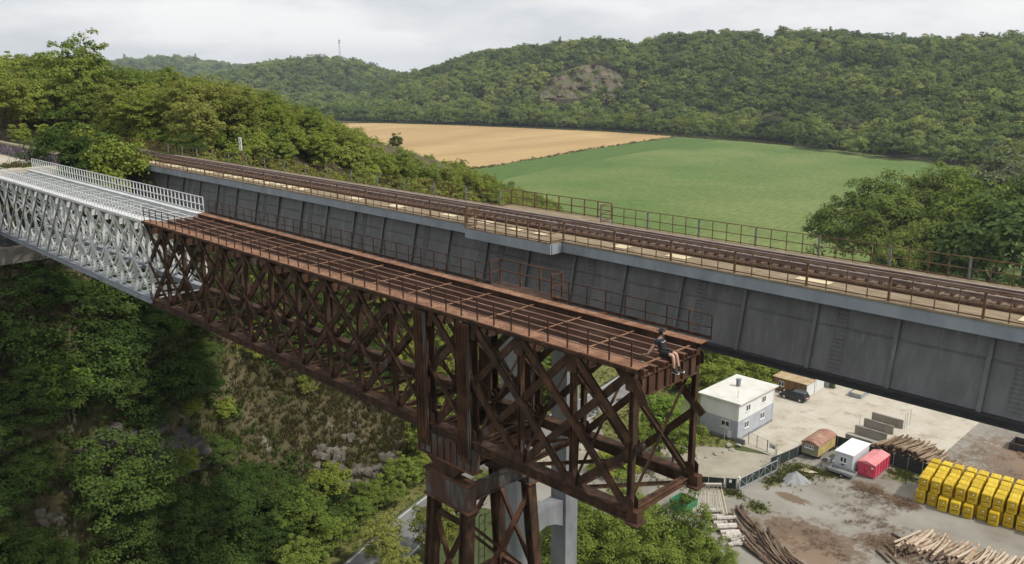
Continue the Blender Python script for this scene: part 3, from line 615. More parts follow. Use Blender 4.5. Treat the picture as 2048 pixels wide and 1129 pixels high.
def truss(parent, x0, x1, m, mplate, mstr, white_=False, thin_to=None, mbot=None):
    g_ = MB(); gusset(g_, 0, 0, 0, 0.24, 0.26); gm_data = g_.mesh('gusset_plate', m)
    n = round((x1 - x0) / PAN); xs_ = [x0 + i * PAN for i in range(n + 1)]
    for y, s in ((YN, -1), (YF, 1)):
        MB().box(x0, x1, y - 0.13, y + 0.17, (ZD - 0.24) if s < 0 else (ZD - 0.55), ZD - 0.035).build('top_chord', m, parent)
        # walkway plate: lengths butted end to end
        y0, y1 = (21.3, 21.93) if s < 0 else (25.03, 25.5); ex = 0.0 if white_ else 0.3
        MB().box(x0, x1 + ex, *((21.28, 21.31) if s < 0 else (25.49, 25.52)), ZD - 0.15, ZD - 0.032).build('edge_angle', m, parent)
        k = max(1, round((x1 - x0) / 5.2))
        for i in range(k):
            a = x0 + (x1 + ex - x0) * i / k; b2 = x0 + (x1 + ex - x0) * (i + 1) / k
            MB().box(a + 0.008, b2 - 0.008, y0, y1, ZD - 0.03, ZD + random.uniform(0, 0.006)).build('walkway_plate', mplate, parent)
        MB().ibeam((x0, y, ZB), (x1, y, ZB), 0.5, 0.42, 0.05, 0.26).build('bottom_chord', mbot or m, parent)
        for i, x in enumerate(xs_):
            if white_ or not (-28.0 < x < -23.2):
                MB().ibeam((x, y, ZB + 0.25), (x, y, ZD - 0.24), 0.2, 0.2, 0.03, 0.03, up=(1, 0, 0)).build('post', m, parent)
            for dy in (-0.14, 0.14):
                for gz in (ZB + 0.42, ZT - 0.42): link('gusset_plate', gm_data, parent, (x, y + dy, gz))
        lo, hi = ZB + 0.12, ZD - 0.14
        for i in range(-1, n):
            # falling towards the open end on the outer face, rising on the inner face; each crosses two panels
            a, b2 = i, i + 2
            for falling in (True, False):
                za, zb = (hi, lo) if falling else (lo, hi)
                xa, xb = x0 + a * PAN, x0 + b2 * PAN
                if a < 0: za = (za + zb) / 2; xa = x0
                if b2 > n: zb = (za + zb) / 2 if a >= 0 else zb; xb = x1 + (0.45 if (y == YF and falling) or (y == YN and not falling) else 0) * (0 if white_ else 1)
                yy = y + (-0.075 if falling else 0.075)
                thin = thin_to is not None and xa < thin_to and falling
                if white_: w, d = (0.17, 0.1) if falling else (0.2, 0.1)
                else: w, d = (0.15, 0.11) if thin else (0.29, 0.11)
                mm_ = m
                if white_ and y == YN and not falling and i < n - 5: mm_ = whiteg; w, d = 0.13, 0.1; yy = y - 0.19
                MB().ibeam((xa, yy, za), (xb, yy, zb), w, d, 0.022, 0.05, up=(0, 1, 0)).build('diagonal', mm_, parent)
    # floor: cross girders, stringers, flats
    for i, x in enumerate(xs_):
        xc = min(max(x, x0 + 0.14), x1 - 0.14)
        MB().ibeam((xc, YN + 0.2, ZS - 0.5), (xc, YF - 0.2, ZS - 0.5), 0.22, 0.56, 0.03, 0.03).build('cross_girder', m, parent)
        MB().beam((xc, 21.96, ZS + 0.012), (xc, 25.0, ZS + 0.012), 0.08, 0.02).build('cross_flat', mplate, parent)
        # cross frame between the trusses
        MB().angle((xc, YN + 0.15, ZB + 0.3), (xc, YF - 0.15, ZT - 0.9), 0.075).build('sway_brace', m, parent)
        MB().angle((xc + 0.06, YF - 0.15, ZB + 0.3), (xc + 0.06, YN + 0.15, ZT - 0.9), 0.075).build('sway_brace', m, parent)
        MB().ibeam((xc, YN + 0.25, ZB), (xc, YF - 0.25, ZB), 0.16, 0.2, 0.02, 0.02).build('bottom_strut', m, parent)
    for i in range(n):
        MB().angle((xs_[i], YN + 0.25, ZB - 0.12), (xs_[i + 1], YF - 0.25, ZB - 0.12), 0.12).build('wind_brace', m, parent)
        MB().angle((xs_[i], YF - 0.25, ZB - 0.09), (xs_[i + 1], YN + 0.25, ZB - 0.09), 0.12).build('wind_brace', m, parent)
    for j in range(6):
        yy = 21.85 + j * 0.58
        MB().ibeam((x0, yy, ZS - 0.1), (x1 + (0 if white_ else 0.25 - 0.03 * (j % 3)), yy, ZS - 0.1), 0.085, 0.2, 0.02, 0.02).build('stringer', mstr, parent)
    return xs_
rs = thing('rusty_truss_span', 'long rust-brown lattice truss bridge span ending in mid-air', 'bridge', (XE - 20, 23.2, ZB))
truss(rs, XW, XE, rust, rustp, rusts, thin_to=-29.0, mbot=rust)
# end cross girder with stiffeners, cut stubs
eb = MB().ibeam((XE + 0.1, 21.75, ZS - 0.6), (XE + 0.1, 25.05, ZS - 0.6), 0.22, 0.76, 0.035, 0.035).build('end_girder', rust2, rs)
for j in range(6):
    yy = 21.85 + j * 0.58; MB().box(XE - 0.1, XE + 0.27, yy - 0.1, yy + 0.1, ZS - 0.022, ZS - 0.004).box(XE - 0.1, XE + 0.27, yy - 0.1, yy - 0.08, ZS - 0.2, ZS - 0.022).box(XE - 0.1, XE + 0.27, yy + 0.08, yy + 0.1, ZS - 0.2, ZS - 0.022).build('stringer_seat', rust2, rs)
for j in range(6): MB().box(XE + 0.12, XE + 0.2, 22.12 + j * 0.5, 22.16 + j * 0.5, ZS - 0.94, ZS - 0.26).build('stiffener', rust, eb)
railing(rs, XW + 0.3, -16.0, 21.38, ZD, 0.92, 0.93, 0.045, rust, rails=(1.0, 0.52), rr=0.016)
railing(rs, XW + 0.3, -27.4, 25.78, ZD - 0.05, 0.95, 1.0, 0.045, rust, rails=(1.0, 0.5), rr=0.02, knob=3, toe=True)
railing(rs, -23.6, -15.75, 25.78, ZD - 0.05, 0.95, 1.0, 0.045, rust, rails=(1.0, 0.5), rr=0.02, knob=3, toe=True)
rf = MB().box(-27.5, -23.5, 25.5, 26.5, ZD - 0.09, ZD - 0.05)
rf.box(-27.4, -27.25, 25.35, 26.45, ZD - 0.3, ZD - 0.1).box(-23.75, -23.6, 25.35, 26.45, ZD - 0.3, ZD - 0.1)
rf = rf.build('refuge_platform', rust, rs)
fr = MB()
for q in (0.5, 1.02): 
    fr.beam((-27.4, 25.8, ZD + q), (-27.4, 26.45, ZD + q), 0.05, 0.05).beam((-27.4, 26.45, ZD + q), (-23.6, 26.45, ZD + q), 0.05, 0.05).beam((-23.6, 26.45, ZD + q), (-23.6, 25.8, ZD + q), 0.05, 0.05)
fr.build('refuge_railing', rust2, rs)
for x, y in ((-27.4, 25.8), (-27.4, 26.45), (-26.1, 26.45), (-24.9, 26.45), (-23.6, 26.45), (-23.6, 25.8)):
    MB().box(x - 0.04, x + 0.04, y - 0.04, y + 0.04, ZD - 0.09, ZD + 1.06).build('refuge_post', rust2, rs)
# heavy twin columns and bearing box over the tower
for y in (YN, YF):
    for x in (-27.0, -24.3):
        c = MB().ibeam((x, y, ZB - 0.9), (x, y, ZD - 0.25), 0.74, 0.5, 0.05, 0.22, up=(0, 1, 0)).build('pier_column', rust, rs)
        for dx in (-0.3, -0.1, 0.1, 0.3):
            MB().angle((x + dx, y - 0.26, ZB - 0.6), (x + dx, y - 0.26, ZD - 0.3), 0.09, 0.02, up=(0, -1, 0)).build('corner_angle', rust2 if dx < 0.3 else greyst, c)
    bb = MB().box(-27.5, -23.9, y - 0.2, y + 0.2, 35.65, 36.64).build('bearing_box', greyst, rs)
    MB().box(-27.6, -23.8, y - 0.28, y + 0.28, 35.57, 35.65).build('flange', rust2, bb)
    for i in range(9): MB().box(-27.4 + i * 0.42, -27.35 + i * 0.42, y - 0.25, y + 0.25, 35.66, 36.63).build('stiffener', rust, bb)
    MB().quad_strip([[(-26.8, y - 0.26, 35.57), (-24.5, y - 0.26, 35.57), (-24.5, y + 0.26, 35.57), (-26.8, y + 0.26, 35.57)], [(-26.1, y - 0.2, 34.92), (-25.2, y - 0.2, 34.92), (-25.2, y + 0.2, 34.92), (-26.1, y + 0.2, 34.92)]]).build('rocker_bearing', rust, rs)
for dx in (-27.2, -25.6, -24.1): MB().ibeam((dx, YN + 0.28, 36.2), (dx, YF - 0.28, 36.2), 0.16, 0.5, 0.03, 0.03).build('bearing_beam', rust2, rs)
# outward stays at the open end
MB().ibeam((XE - 0.05, YN + 0.25, ZB - 0.05), (XE - 0.05, YF - 0.2, ZB - 0.05), 0.2, 0.22, 0.03, 0.03).build('end_strut', rust2, rs)
for y in (YN, YF):
    MB().box(XE, XE + 0.5, y - 0.3, y + 0.3, ZB - 0.28, ZB - 0.2).box(XE, XE + 0.42, y - 0.16, y + 0.16, ZB - 0.2, ZB + 0.2).build('cut_chord_stub', rust2, rs)
    if y == YN: MB().ibeam((XE + 0.05, y - 0.09, ZT - 0.25), (XE + 0.5, y - 0.09, ZT - 1.05), 0.3, 0.12, 0.025, 0.05, up=(0, 1, 0)).build('cut_diagonal_stub', rust, rs)
# --- tower
tw = thing('steel_pier', 'rust-brown braced steel tower pier under the rusty truss', 'pier', (-25.1, 23.2, 0))
ca = MB().box(-26.95, -24.2, 21.3, 21.8, 33.7, 34.85).build('cap_beam', greyst, tw); MB().box(-27.05, -24.1, 21.22, 21.88, 34.85, 34.92).box(-27.05, -24.1, 21.22, 21.88, 33.62, 33.7).build('flange', rust2, ca)
ca = MB().box(-26.95, -24.2, 25.0, 25.5, 33.7, 34.85).build('cap_beam', greyst, tw); MB().box(-27.05, -24.1, 24.92, 25.58, 34.85, 34.92).box(-27.05, -24.1, 24.92, 25.58, 33.62, 33.7).build('flange', rust2, ca)
for x in (-26.7, -24.45):
    MB().ibeam((x, 21.81, 34.4), (x, 24.99, 34.4), 0.3, 0.72, 0.04, 0.08).build('cap_tie', greyst, tw)
def leg_p(sx, sy, z):
    t = (33.62 - z) / 33.62; return (-25.58 + sx * (1.08 + 0.75 * t), 23.4 + sy * (1.85 + 2.6 * t), z)
for sx in (-1, 1):
    for sy in (-1, 1):
        a, b2 = leg_p(sx, sy, 33.62), leg_p(sx, sy, 0.0)
        MB().ibeam(a, b2, 0.5, 0.46, 0.05, 0.18, up=(1, 0, 0)).build('leg', rust, tw)
        MB().box(b2[0] - 0.9, b2[0] + 0.9, b2[1] - 0.9, b2[1] + 0.9, -0.3, 0.7).build('footing', conc, tw)
lev = [33.1, 28.6, 23.6, 18.0, 12.0, 6.0, 0.7]
for i in range(len(lev) - 1):
    for s in (-1, 1):
        for face in ('x', 'y'):
            pa = [leg_p(s, -1, z) if face == 'x' else leg_p(-1, s, z) for z in lev]; pb = [leg_p(s, 1, z) if face == 'x' else leg_p(1, s, z) for z in lev]
            MB().ibeam(pa[i + 1], pb[i + 1], 0.2, 0.24, 0.025, 0.03).build('strut', rust2, tw) if i < len(lev) - 2 else None
            MB().ibeam(pa[i], pb[i + 1], 0.2, 0.12, 0.02, 0.04).build('brace', rust2, tw)
            MB().ibeam(pb[i], pa[i + 1], 0.2, 0.12, 0.02, 0.04).build('brace', rust2, tw)
    MB().ibeam(leg_p(-1, -1, lev[i] - 0.2), leg_p(1, -1, lev[i] - 0.2), 0.18, 0.2, 0.02, 0.03).build('strut', rust, tw)
ld = MB().tube((-24.6, 22.3, 33), (-24.3, 20.9, 1), 0.02, n=6).tube((-24.6, 22.65, 33), (-24.3, 21.25, 1), 0.02, n=6)
ld = ld.build('ladder', darkst, tw)
for i in range(80):
    t = i / 80; MB().beam((-24.6 + 0.3 * t, 22.3 - 1.4 * t, 33 - 32 * t), (-24.6 + 0.3 * t, 22.65 - 1.4 * t, 33 - 32 * t), 0.02, 0.02).build('rung', darkst, ld)
# --- white span
ws = thing('white_truss_span', 'white-painted lattice truss bridge span beside the hillside abutment', 'bridge', (XW - 18, 23.2, ZB))
XW0 = XW - 14 * PAN
truss(ws, XW0 + 0.02, XW - 0.02, white, white, white, white_=True, mbot=steelg)
railing(ws, XW0, XW - 0.1, 21.38, ZD, 1.0, 0.55, 0.045, white, rails=(1.0, 0.62, 0.3), rr=0.02)
railing(ws, XW0, XW - 0.1, 25.6, ZD, 1.05, 0.62, 0.06, white, rails=(1.0, 0.5, 0.06), rr=0.026)
for j in range(4): MB().beam((XW0, 22.2 + 0.7 * j, ZD - 0.4), (XW - 0.05, 22.2 + 0.7 * j, ZD - 0.4), 0.1, 0.1).build('floor_bar', whiteg, ws)
# --- abutment: coursed stone blocks under a concrete bearing shelf
ab = thing('stone_abutment', 'stone abutment with dark bearing shelf under the white truss end', 'abutment', (-92, 23.2, 20))
MB().box(-99, -88.3, 18.4, 28.0, 14, 34.4).build('core', coping, ab)
MB().box(-99, -86.8, 18.0, 28.4, 34.42, 35.9).build('bearing_shelf', coping, ab)
MB().box(-90.2, -87.6, 20.8, 22.3, 35.9, 36.64).build('bearing_block', darkst, ab); MB().box(-90.2, -87.6, 24.5, 26.0, 35.9, 36.64).build('bearing_block', darkst, ab)
MB().box(-99, -92.8, 18.2, 28.2, 35.95, 42.0).build('back_wall', coping, ab)
zz = 22.0; row = 0
while zz < 34.0:
    hh = random.uniform(0.48, 0.62); x = -98.6 - 0.5 * (row % 2)
    while x < -88.0:
        w = random.uniform(0.8, 1.4); MB().box(x, min(x + w - 0.03, -88.02), 18.24 - random.uniform(0, 0.05), 18.44, zz, min(zz + hh - 0.03, 34.4)).build('block', stone, ab); x += w
    y = 18.3
    while y < 28.0:
        w = random.uniform(0.8, 1.4); MB().box(-88.34, -88.1 + random.uniform(0, 0.06), y, min(y + w - 0.03, 28.0), zz, min(zz + hh - 0.03, 34.4)).build('block', stone, ab); y += w
    zz += hh; row += 1
# --- graffiti parapet wall and path at the hilltop
gm, t, b = base_mat('graffiti_wall'); lk = t.links.new
c_ = N(t, 'ShaderNodeTexCoord'); v1 = N(t, 'ShaderNodeTexNoise'); v1.inputs['Scale'].default_value = 1.1; v1.inputs['Detail'].default_value = 2; v1.inputs['Distortion'].default_value = 2.5
r1 = N(t, 'ShaderNodeValToRGB'); r1.color_ramp.interpolation = 'CONSTANT'
for i, (p, c) in enumerate([(0, (0.09, 0.055, 0.05)), (0.40, (0.05, 0.05, 0.12)), (0.47, (0.11, 0.06, 0.06)), (0.55, (0.5, 0.5, 0.56)), (0.585, (0.12, 0.07, 0.10)), (0.66, (0.35, 0.35, 0.45))]):
    e = r1.color_ramp.elements[i] if i < 2 else r1.color_ramp.elements.new(p); e.position = p; e.color = (*c, 1)
lk(c_.outputs['Object'], v1.inputs['Vector']); lk(v1.outputs['Fac'], r1.inputs[0]); lk(r1.outputs[0], b.inputs['Base Color']); b.inputs['Roughness'].default_value = 0.9
gw = thing('graffiti_wall', 'low parapet wall sprayed with dark blue and white graffiti beside path', 'wall', (-102, 28, 42))
MB().box(-114, -93.4, 28.0, 28.4, 40.5, 43.5).build('wall_face', gm, gw); MB().box(-114.1, -93.2, 27.9, 28.5, 43.5, 43.68).build('coping', mat('wall_coping', [(0.2, 0.18, 0.12), (0.3, 0.27, 0.2)], scale=2), gw)
pathm = mat('sandy_path', [(0.36, 0.31, 0.235), (0.46, 0.41, 0.33), (0.52, 0.47, 0.39)], scale=0.5, rough=1.0, bump=0.2)
structure('path', MB().prism([(-92.75, 20.6), (-92.75, 27.9), (-114, 27.9), (-150, 28.5), (-150, 20), (-110, 19)], 41.6, 42.32), pathm)
# ------------------------------------------------------------------ railway viaduct (plate girder)
XL, XR = -97.0, 14.0
nv = thing('railway_viaduct', 'dark grey plate-girder railway bridge carrying a single track', 'bridge', (-40, 38.2, 38))
MB().box(XL, XR, 35.02, 35.12, 41.68, 42.27).build('edge_girder', steelg, nv)
MB().box(XL, XR, 41.1, 41.2, 41.68, 42.27).build('edge_girder', steelg, nv)
MB().box(XL, XR, 34.98, 41.24, 42.24, 42.32).build('deck', deckm, nv)
WT, WB = (35.95, 41.9), (35.2, 38.55)
def web_at(z): return WT[0] + (WB[0] - WT[0]) * (WT[1] - z) / (WT[1] - WB[1])
sx0 = -9.23; st = [sx0 + 3.61 * k for k in range(6, -25, -1)]
st = [x for x in st if XL < x < XR]; ed = [XR] + st + [XL]
for i in range(len(ed) - 1):
    a, b2 = ed[i + 1] + 0.004, ed[i] - 0.004
    for side in (1, -1):
        q = lambda y: y if side > 0 else 76.4 - y
        mb = MB().quad_strip([[(a, q(WT[0]), WT[1]), (b2, q(WT[0]), WT[1]), (b2, q(WT[0] + 0.04), WT[1]), (a, q(WT[0] + 0.04), WT[1])], [(a, q(WB[0]), WB[1]), (b2, q(WB[0]), WB[1]), (b2, q(WB[0] + 0.04), WB[1]), (a, q(WB[0] + 0.04), WB[1])]])
        wp_ = mb.build('web_panel', web, nv)
        if side > 0:
            zs = 40.6; MB().prof((a, web_at(zs) - 0.03, zs), (b2, web_at(zs) - 0.03, zs), [(-0.03, -0.03), (0.03, -0.03), (0.03, 0.03), (-0.03, 0.03)]).build('seam', web, wp_)
            if i % 2 == 0 and XL + 4 < a:      # riveted splice cover
                xx = a + 0.9; MB().quad_strip([[(xx, web_at(41.8) - 0.02, 41.8), (xx + 0.55, web_at(41.8) - 0.02, 41.8), (xx + 0.55, web_at(41.8) + 0.01, 41.8), (xx, web_at(41.8) + 0.01, 41.8)], [(xx, web_at(38.7) - 0.02, 38.7), (xx + 0.55, web_at(38.7) - 0.02, 38.7), (xx + 0.55, web_at(38.7) + 0.01, 38.7), (xx, web_at(38.7) + 0.01, 38.7)]]).build('splice_plate', MATS.get('splice') or mat('splice', [(0.105, 0.103, 0.106), (0.16, 0.158, 0.162)], scale=2, rough=0.5, stretch=(2, 2, 0.4)), wp_)
                bt = MB()
                for kk in range(17):
                    zz_ = 41.7 - kk * 0.18
                    for jj in range(4): bt.box(xx + 0.05 + jj * 0.13, xx + 0.11 + jj * 0.13, web_at(zz_) - 0.05, web_at(zz_) - 0.015, zz_ - 0.025, zz_ + 0.025)
                bt.build('bolt_rows', MATS['splice'], wp_, kind='stuff')
for x in st:
    for side in (1, -1):
        q = lambda y: y if side > 0 else 76.4 - y
        MB().quad_strip([[(x - 0.09, q(WT[0] - 0.16), WT[1]), (x + 0.09, q(WT[0] - 0.16), WT[1]), (x + 0.03, q(WT[0]), WT[1]), (x - 0.03, q(WT[0]), WT[1])], [(x - 0.09, q(WB[0] - 0.14), WB[1]), (x + 0.09, q(WB[0] - 0.14), WB[1]), (x + 0.03, q(WB[0]), WB[1]), (x - 0.03, q(WB[0]), WB[1])]]).build('web_stiffener', web, nv)
for y in (35.2, 41.2):
    fl = MB().box(XL, XR, y - 0.28, y + 0.28, 38.47, 38.55).box(XL, XR, y - 0.2, y + 0.2, 38.28, 38.47).box(XL, XR, y - 0.32, y + 0.3, 38.2, 38.28)
    fl.build('bottom_flange', darkst, nv)
MB().box(XL, XR, 35.4, 41.0, 38.3, 38.4).build('bottom_plate', darkst, nv)
# refuges
for (xa, xb, y0, y1) in ((-38.4, -31.3, 34.1, 35.0), (-42.5, -33.5, 41.22, 42.2)):
    rp = MB().box(xa, xb, y0, y1, 42.245, 42.325).build('refuge_deck', deckm, nv)
    e = MB(); yo = y0 if y0 < 38 else y1
    e.box(xa, xb, yo - 0.05, yo + 0.05, 41.68, 42.24).box(xa - 0.05, xa + 0.05, y0 + 0.06, y1 - 0.06, 41.68, 42.24).box(xb - 0.05, xb + 0.05, y0 + 0.06, y1 - 0.06, 41.68, 42.24); e.build('refuge_edge', steelg, rp)
    fr = MB()
    for q in (0.08, 0.55, 1.06):
        yi = 35.1 if yo < 38 else 41.1
        fr.beam((xa, yo, 42.32 + q), (xb, yo, 42.32 + q), 0.05, 0.05).beam((xa, yo, 42.32 + q), (xa, yi, 42.32 + q), 0.05, 0.05).beam((xb, yo, 42.32 + q), (xb, yi, 42.32 + q), 0.05, 0.05)
    fr.build('refuge_railing', rustg, rp)
    for k in range(9):
        x = xa + (xb - xa) * k / 8; MB().box(x - 0.035, x + 0.035, yo - 0.035, yo + 0.035, 42.32, 43.4).build('refuge_post', rustg, rp)
postg = plain('grey_post', (0.16, 0.155, 0.145), 0.7, var=0.3)
rkw = dict(z=42.32, h=1.08, step=0.9, w=0.04, m=rustg, rails=(1.0, 0.52, 0.1), rr=0.02, thick_every=4, thick_w=0.09)
railing(nv, XL, -38.45, 35.1, **rkw); railing(nv, -31.25, XR, 35.1, **rkw)
railing(nv, XL, -42.55, 41.1, thick_m=postg, **rkw); railing(nv, -33.45, XR, 41.1, thick_m=postg, **rkw)
# walkway plates, near and far; some new and pale
x = XL; i = 0
while x < XR - 1.8:
    MB().box(x + 0.01, x + 1.79, 35.3, 36.45, 42.325, 42.35 + random.uniform(0, 0.01)).build('walkway_plate', deckm, nv)
    if random.random() < 0.42 and not -38.6 < x < -32: MB().box(x + random.uniform(0, 0.4), x + random.uniform(1.2, 1.75), 35.5 + random.uniform(0, 0.3), 36.3, 42.372, 42.392).build('new_plate', cream, nv)
    MB().box(x + 0.01, x + 1.79, 39.9, 41.0, 42.325, 42.35 + random.uniform(0, 0.01)).build('walkway_plate', deckm, nv)
    x += 1.8
for q in (-35.9, -33.9): MB().box(q, q + 0.9, 35.3, 35.8, 42.372, 42.392).build('new_plate', cream, nv)
sm = MB().box(-0.12, 0.12, -1.3, 1.3, 0, 0.2).mesh('sleeper', sleeperm)
x = -125.0
TY = 38.2
while x < XR:
    link('sleeper', sm, nv, (x, TY, 42.33), random.uniform(-0.01, 0.01)); x += 0.6
for y in (TY - 0.75, TY + 0.75):
    ra = MB().ibeam((-125, y, 42.62), (XR, y, 42.62), 0.13, 0.17, 0.02, 0.02).build('rail', railm, nv); MB().box(-125, XR, y - 0.035, y + 0.035, 42.706, 42.73).build('rail_head', railtop, ra)
for y in (TY - 0.48, TY + 0.48): MB().box(-110, XR, y - 0.05, y + 0.05, 42.54, 42.66).build('guard_rail', railm, nv)
for y in (TY - 1.4, TY + 1.4): MB().box(XL, XR, y - 0.1, y + 0.1, 42.33, 42.5).build('ballast_kerb', sleeperm, nv)
ballast = mat('ballast', [(0.10, 0.08, 0.065), (0.18, 0.15, 0.12), (0.25, 0.21, 0.17)], scale=4, rough=1.0, bump=0.6, bscale=14)
structure('track_bed', MB().prism([(-97.1, 35.2), (-97.1, 41.1), (-160, 42.5), (-160, 34)], 41.0, 42.34), ballast)
fn = thing('embankment_fence', 'brown steel fence beside the track at the hilltop end of the bridge', 'fence', (-102, 41.4, 42.3))
fr = MB().beam((-112, 41.3, 43.4), (-97.2, 41.3, 43.4), 0.06, 0.06).beam((-112, 41.3, 42.6), (-97.2, 41.3, 42.6), 0.06, 0.06); fr.build('rail', rustg, fn)
bar = MB().box(-0.03, 0.03, -0.03, 0.03, 0, 1.1).mesh('bar', rustg)
for i in range(26): link('bar', bar, fn, (-111.8 + i * 0.58, 41.3, 42.3))
# concrete portal pier
cp = thing('concrete_pier', 'grey portal pier with two columns carrying the railway bridge', 'pier', (-36, 38.4, 0))
for y in (35.95, 40.75): MB().box(-36.7, -35.3, y - 0.62, y + 0.62, -0.3, 38.15).build('column', conc, cp)
pts = [(36.58, 22.6), (36.58, 20.6)] + [(36.58 + 3.54 * t, 20.6 + 0.7 * math.sin(math.pi * t)) for t in (0.25, 0.5, 0.75)] + [(40.12, 20.6), (40.12, 22.6)]
MB().quad_strip([[(-36.5, y, z) for y, z in pts], [(-35.5, y, z) for y, z in pts]]).build('crossbeam', conc, cp)
pts = [(36.58, 8.6), (36.58, 6.6), (40.12, 6.6), (40.12, 8.6)]
MB().quad_strip([[(-36.5, y, z) for y, z in pts], [(-35.5, y, z) for y, z in pts]]).build('crossbeam', conc, cp)
nb = thing('girder_abutment', 'concrete abutment at the hillside end of the railway bridge', 'abutment', (-98, 38, 30))
MB().box(-104, -96.2, 34.9, 41.3, 25, 38.15).box(-104, -97.1, 34.9, 41.3, 38.15, 41.0).build('wall', conc, nb)
# kilometre board
d_ = ray(485, 320); kx = float(d_[0] / d_[1] * 41.45)
kb = thing('kilometre_board', 'small white kilometre board on a post behind the far railing', 'sign', (kx, 41.45, 41.9))
MB().box(kx - 0.05, kx + 0.05, 41.4, 41.5, 41.9, 43.9).build('post', rustg, kb)
bo = MB().box(kx - 0.27, kx + 0.27, 41.33, 41.38, 43.75, 45.05).build('board', plain('board_white', (0.78, 0.79, 0.74), 0.6, var=0.04), kb)
blk = plain('black_paint', (0.02, 0.02, 0.022), 0.6)
MB().beam((kx - 0.23, 41.318, 44.32), (kx + 0.23, 41.318, 44.56), 0.02, 0.07, up=(0, 1, 0)).build('stroke', blk, bo)
for dz in (44.68, 43.88):
    MB().box(kx - 0.05, kx + 0.06, 41.315, 41.327, dz, dz + 0.2).build('digit', plain('grey_paint' + str(dz), (0.25, 0.25, 0.25)), bo)
# ------------------------------------------------------------------ vegetation in place
# --- left hill and valley side beyond the bridges
GRASS_PATCH = [(415, 655), (470, 680), (620, 745), (830, 850), (800, 965), (720, 975), (640, 930), (560, 890), (470, 800), (425, 740)]
ROCK1 = [(160, 850), (230, 828), (385, 835), (392, 915), (170, 918)]
ROCK2 = [(55, 900), (140, 870), (160, 1000), (120, 1050), (60, 1030)]
def clear_of_bridges(x, y, top):
    if 16.5 < y < 29.6 and -119 < x < -91: return False
    if 33.0 < y < 43.5 and -124 < x < -92: return False
    if 16 < y < 30 and x >= -91.5: return top < 35.8
    if 33 < y < 43.5 and x >= -93: return top < 37.4
    return True
def thin_out(pts, dmin):
    keep = []; cell = {}
    for p in pts:
        r_ = dmin(p); k = (int(p[0] // 4), int(p[1] // 4)); ok = True
        for a in range(-3, 4):
            for b2 in range(-3, 4):
                for q in cell.get((k[0] + a, k[1] + b2), ()):
                    if (q[0] - p[0]) ** 2 + (q[1] - p[1]) ** 2 < r_ * r_: ok = False; break
                if not ok: break
            if not ok: break
        if ok: cell.setdefault(k, []).append(p); keep.append(p)
    return keep
heroes = []
def hero(key, u, dist, top_v, label, wide=1.0, name='tree', z=None, group=None):
    x, y = along(u, dist); zb = hz1(x, y) if z is None else z
    h = zat(u, top_v, dist) - zb; heroes.append((x, y, h * 0.35))
    return tree(key, x, y, h, label, name, group, zb, wide)
hero('mid0', 150, 142, 73, 'tallest tree on the left skyline, standing above its neighbours', 0.95, 'tall_tree')
hero('shrub0', 215, 97, 262, 'round green shrub hiding the hillside end of the railway bridge', 0.9, 'shrub', z=39.5)
hero('mid1', 185, 98, 268, 'leafy bush between the white span and the railway bridge', 0.8, 'bush', z=38.5)
hero('locust1', 265, 121, 185, 'broad feathery tree behind the track where it leaves the bridge', 1.35, 'locust_tree')
hero('dark0', 785, 175, 268, 'dark round tree in front of the wheat field edge', 0.8, 'dark_tree')
cand = []
for _ in range(26000):
    x = random.uniform(-480, -78) if random.random() < 0.35 else random.uniform(-260, -78); y = random.uniform(30, 400)
    if y < 0.12 * -x - 14: continue
    if foot_x(y) - x < (-4 if y < 120 else -34): continue
    cand.append((x, y))
cand.sort(key=lambda p: math.hypot(*p))
cand = thin_out(cand, lambda p: 3.1 + math.hypot(*p) / 90)
rows_A = []
for x, y in cand:
    zb = max(0.0, hz1(x, y)); d = math.hypot(x, y); s = float(foot_x(y) - x)
    on_top = s > float(run_w(y)) * 0.75
    h = random.uniform(6.5, 10.5) if on_top else random.uniform(3.6, 7.0)
    if y < 44 and x > -119: h = random.uniform(2.5, 4.0)
    if not clear_of_bridges(x, y, zb + h): continue
    if any(math.hypot(x - a, y - b2) < c for a, b2, c in heroes): continue
    q = px((x, y, zb + h))
    if q[0] < -520 or q[0] > 1300: continue
    # the tree tops keep below the skyline line of the photograph's hill
    lim = np.interp(q[0], [0, 100, 200, 300, 400, 480, 560, 640, 700, 760, 850, 950, 1080, 1130], [104, 108, 118, 124, 148, 168, 196, 228, 256, 285, 312, 338, 384, 410])
    lim += random.uniform(-4, 30) - (10 if random.random() < 0.08 else 0)
    qa = px((x, y, zb + 1)); qb = px((x, y, zb + 4))
    if inpoly(qa[0], qa[1], GRASS_PATCH) or inpoly(qb[0], qb[1], GRASS_PATCH): continue
    hz_lim = zat(q[0], lim, d) - zb
    if hz_lim < 1.6: continue
    h = min(h, hz_lim)
    if q[0] > 1120: continue
    rows_A.append((h * F_PX / d, x, y, zb, h, on_top, q[0]))
rows_A.sort(reverse=True)
rest = []
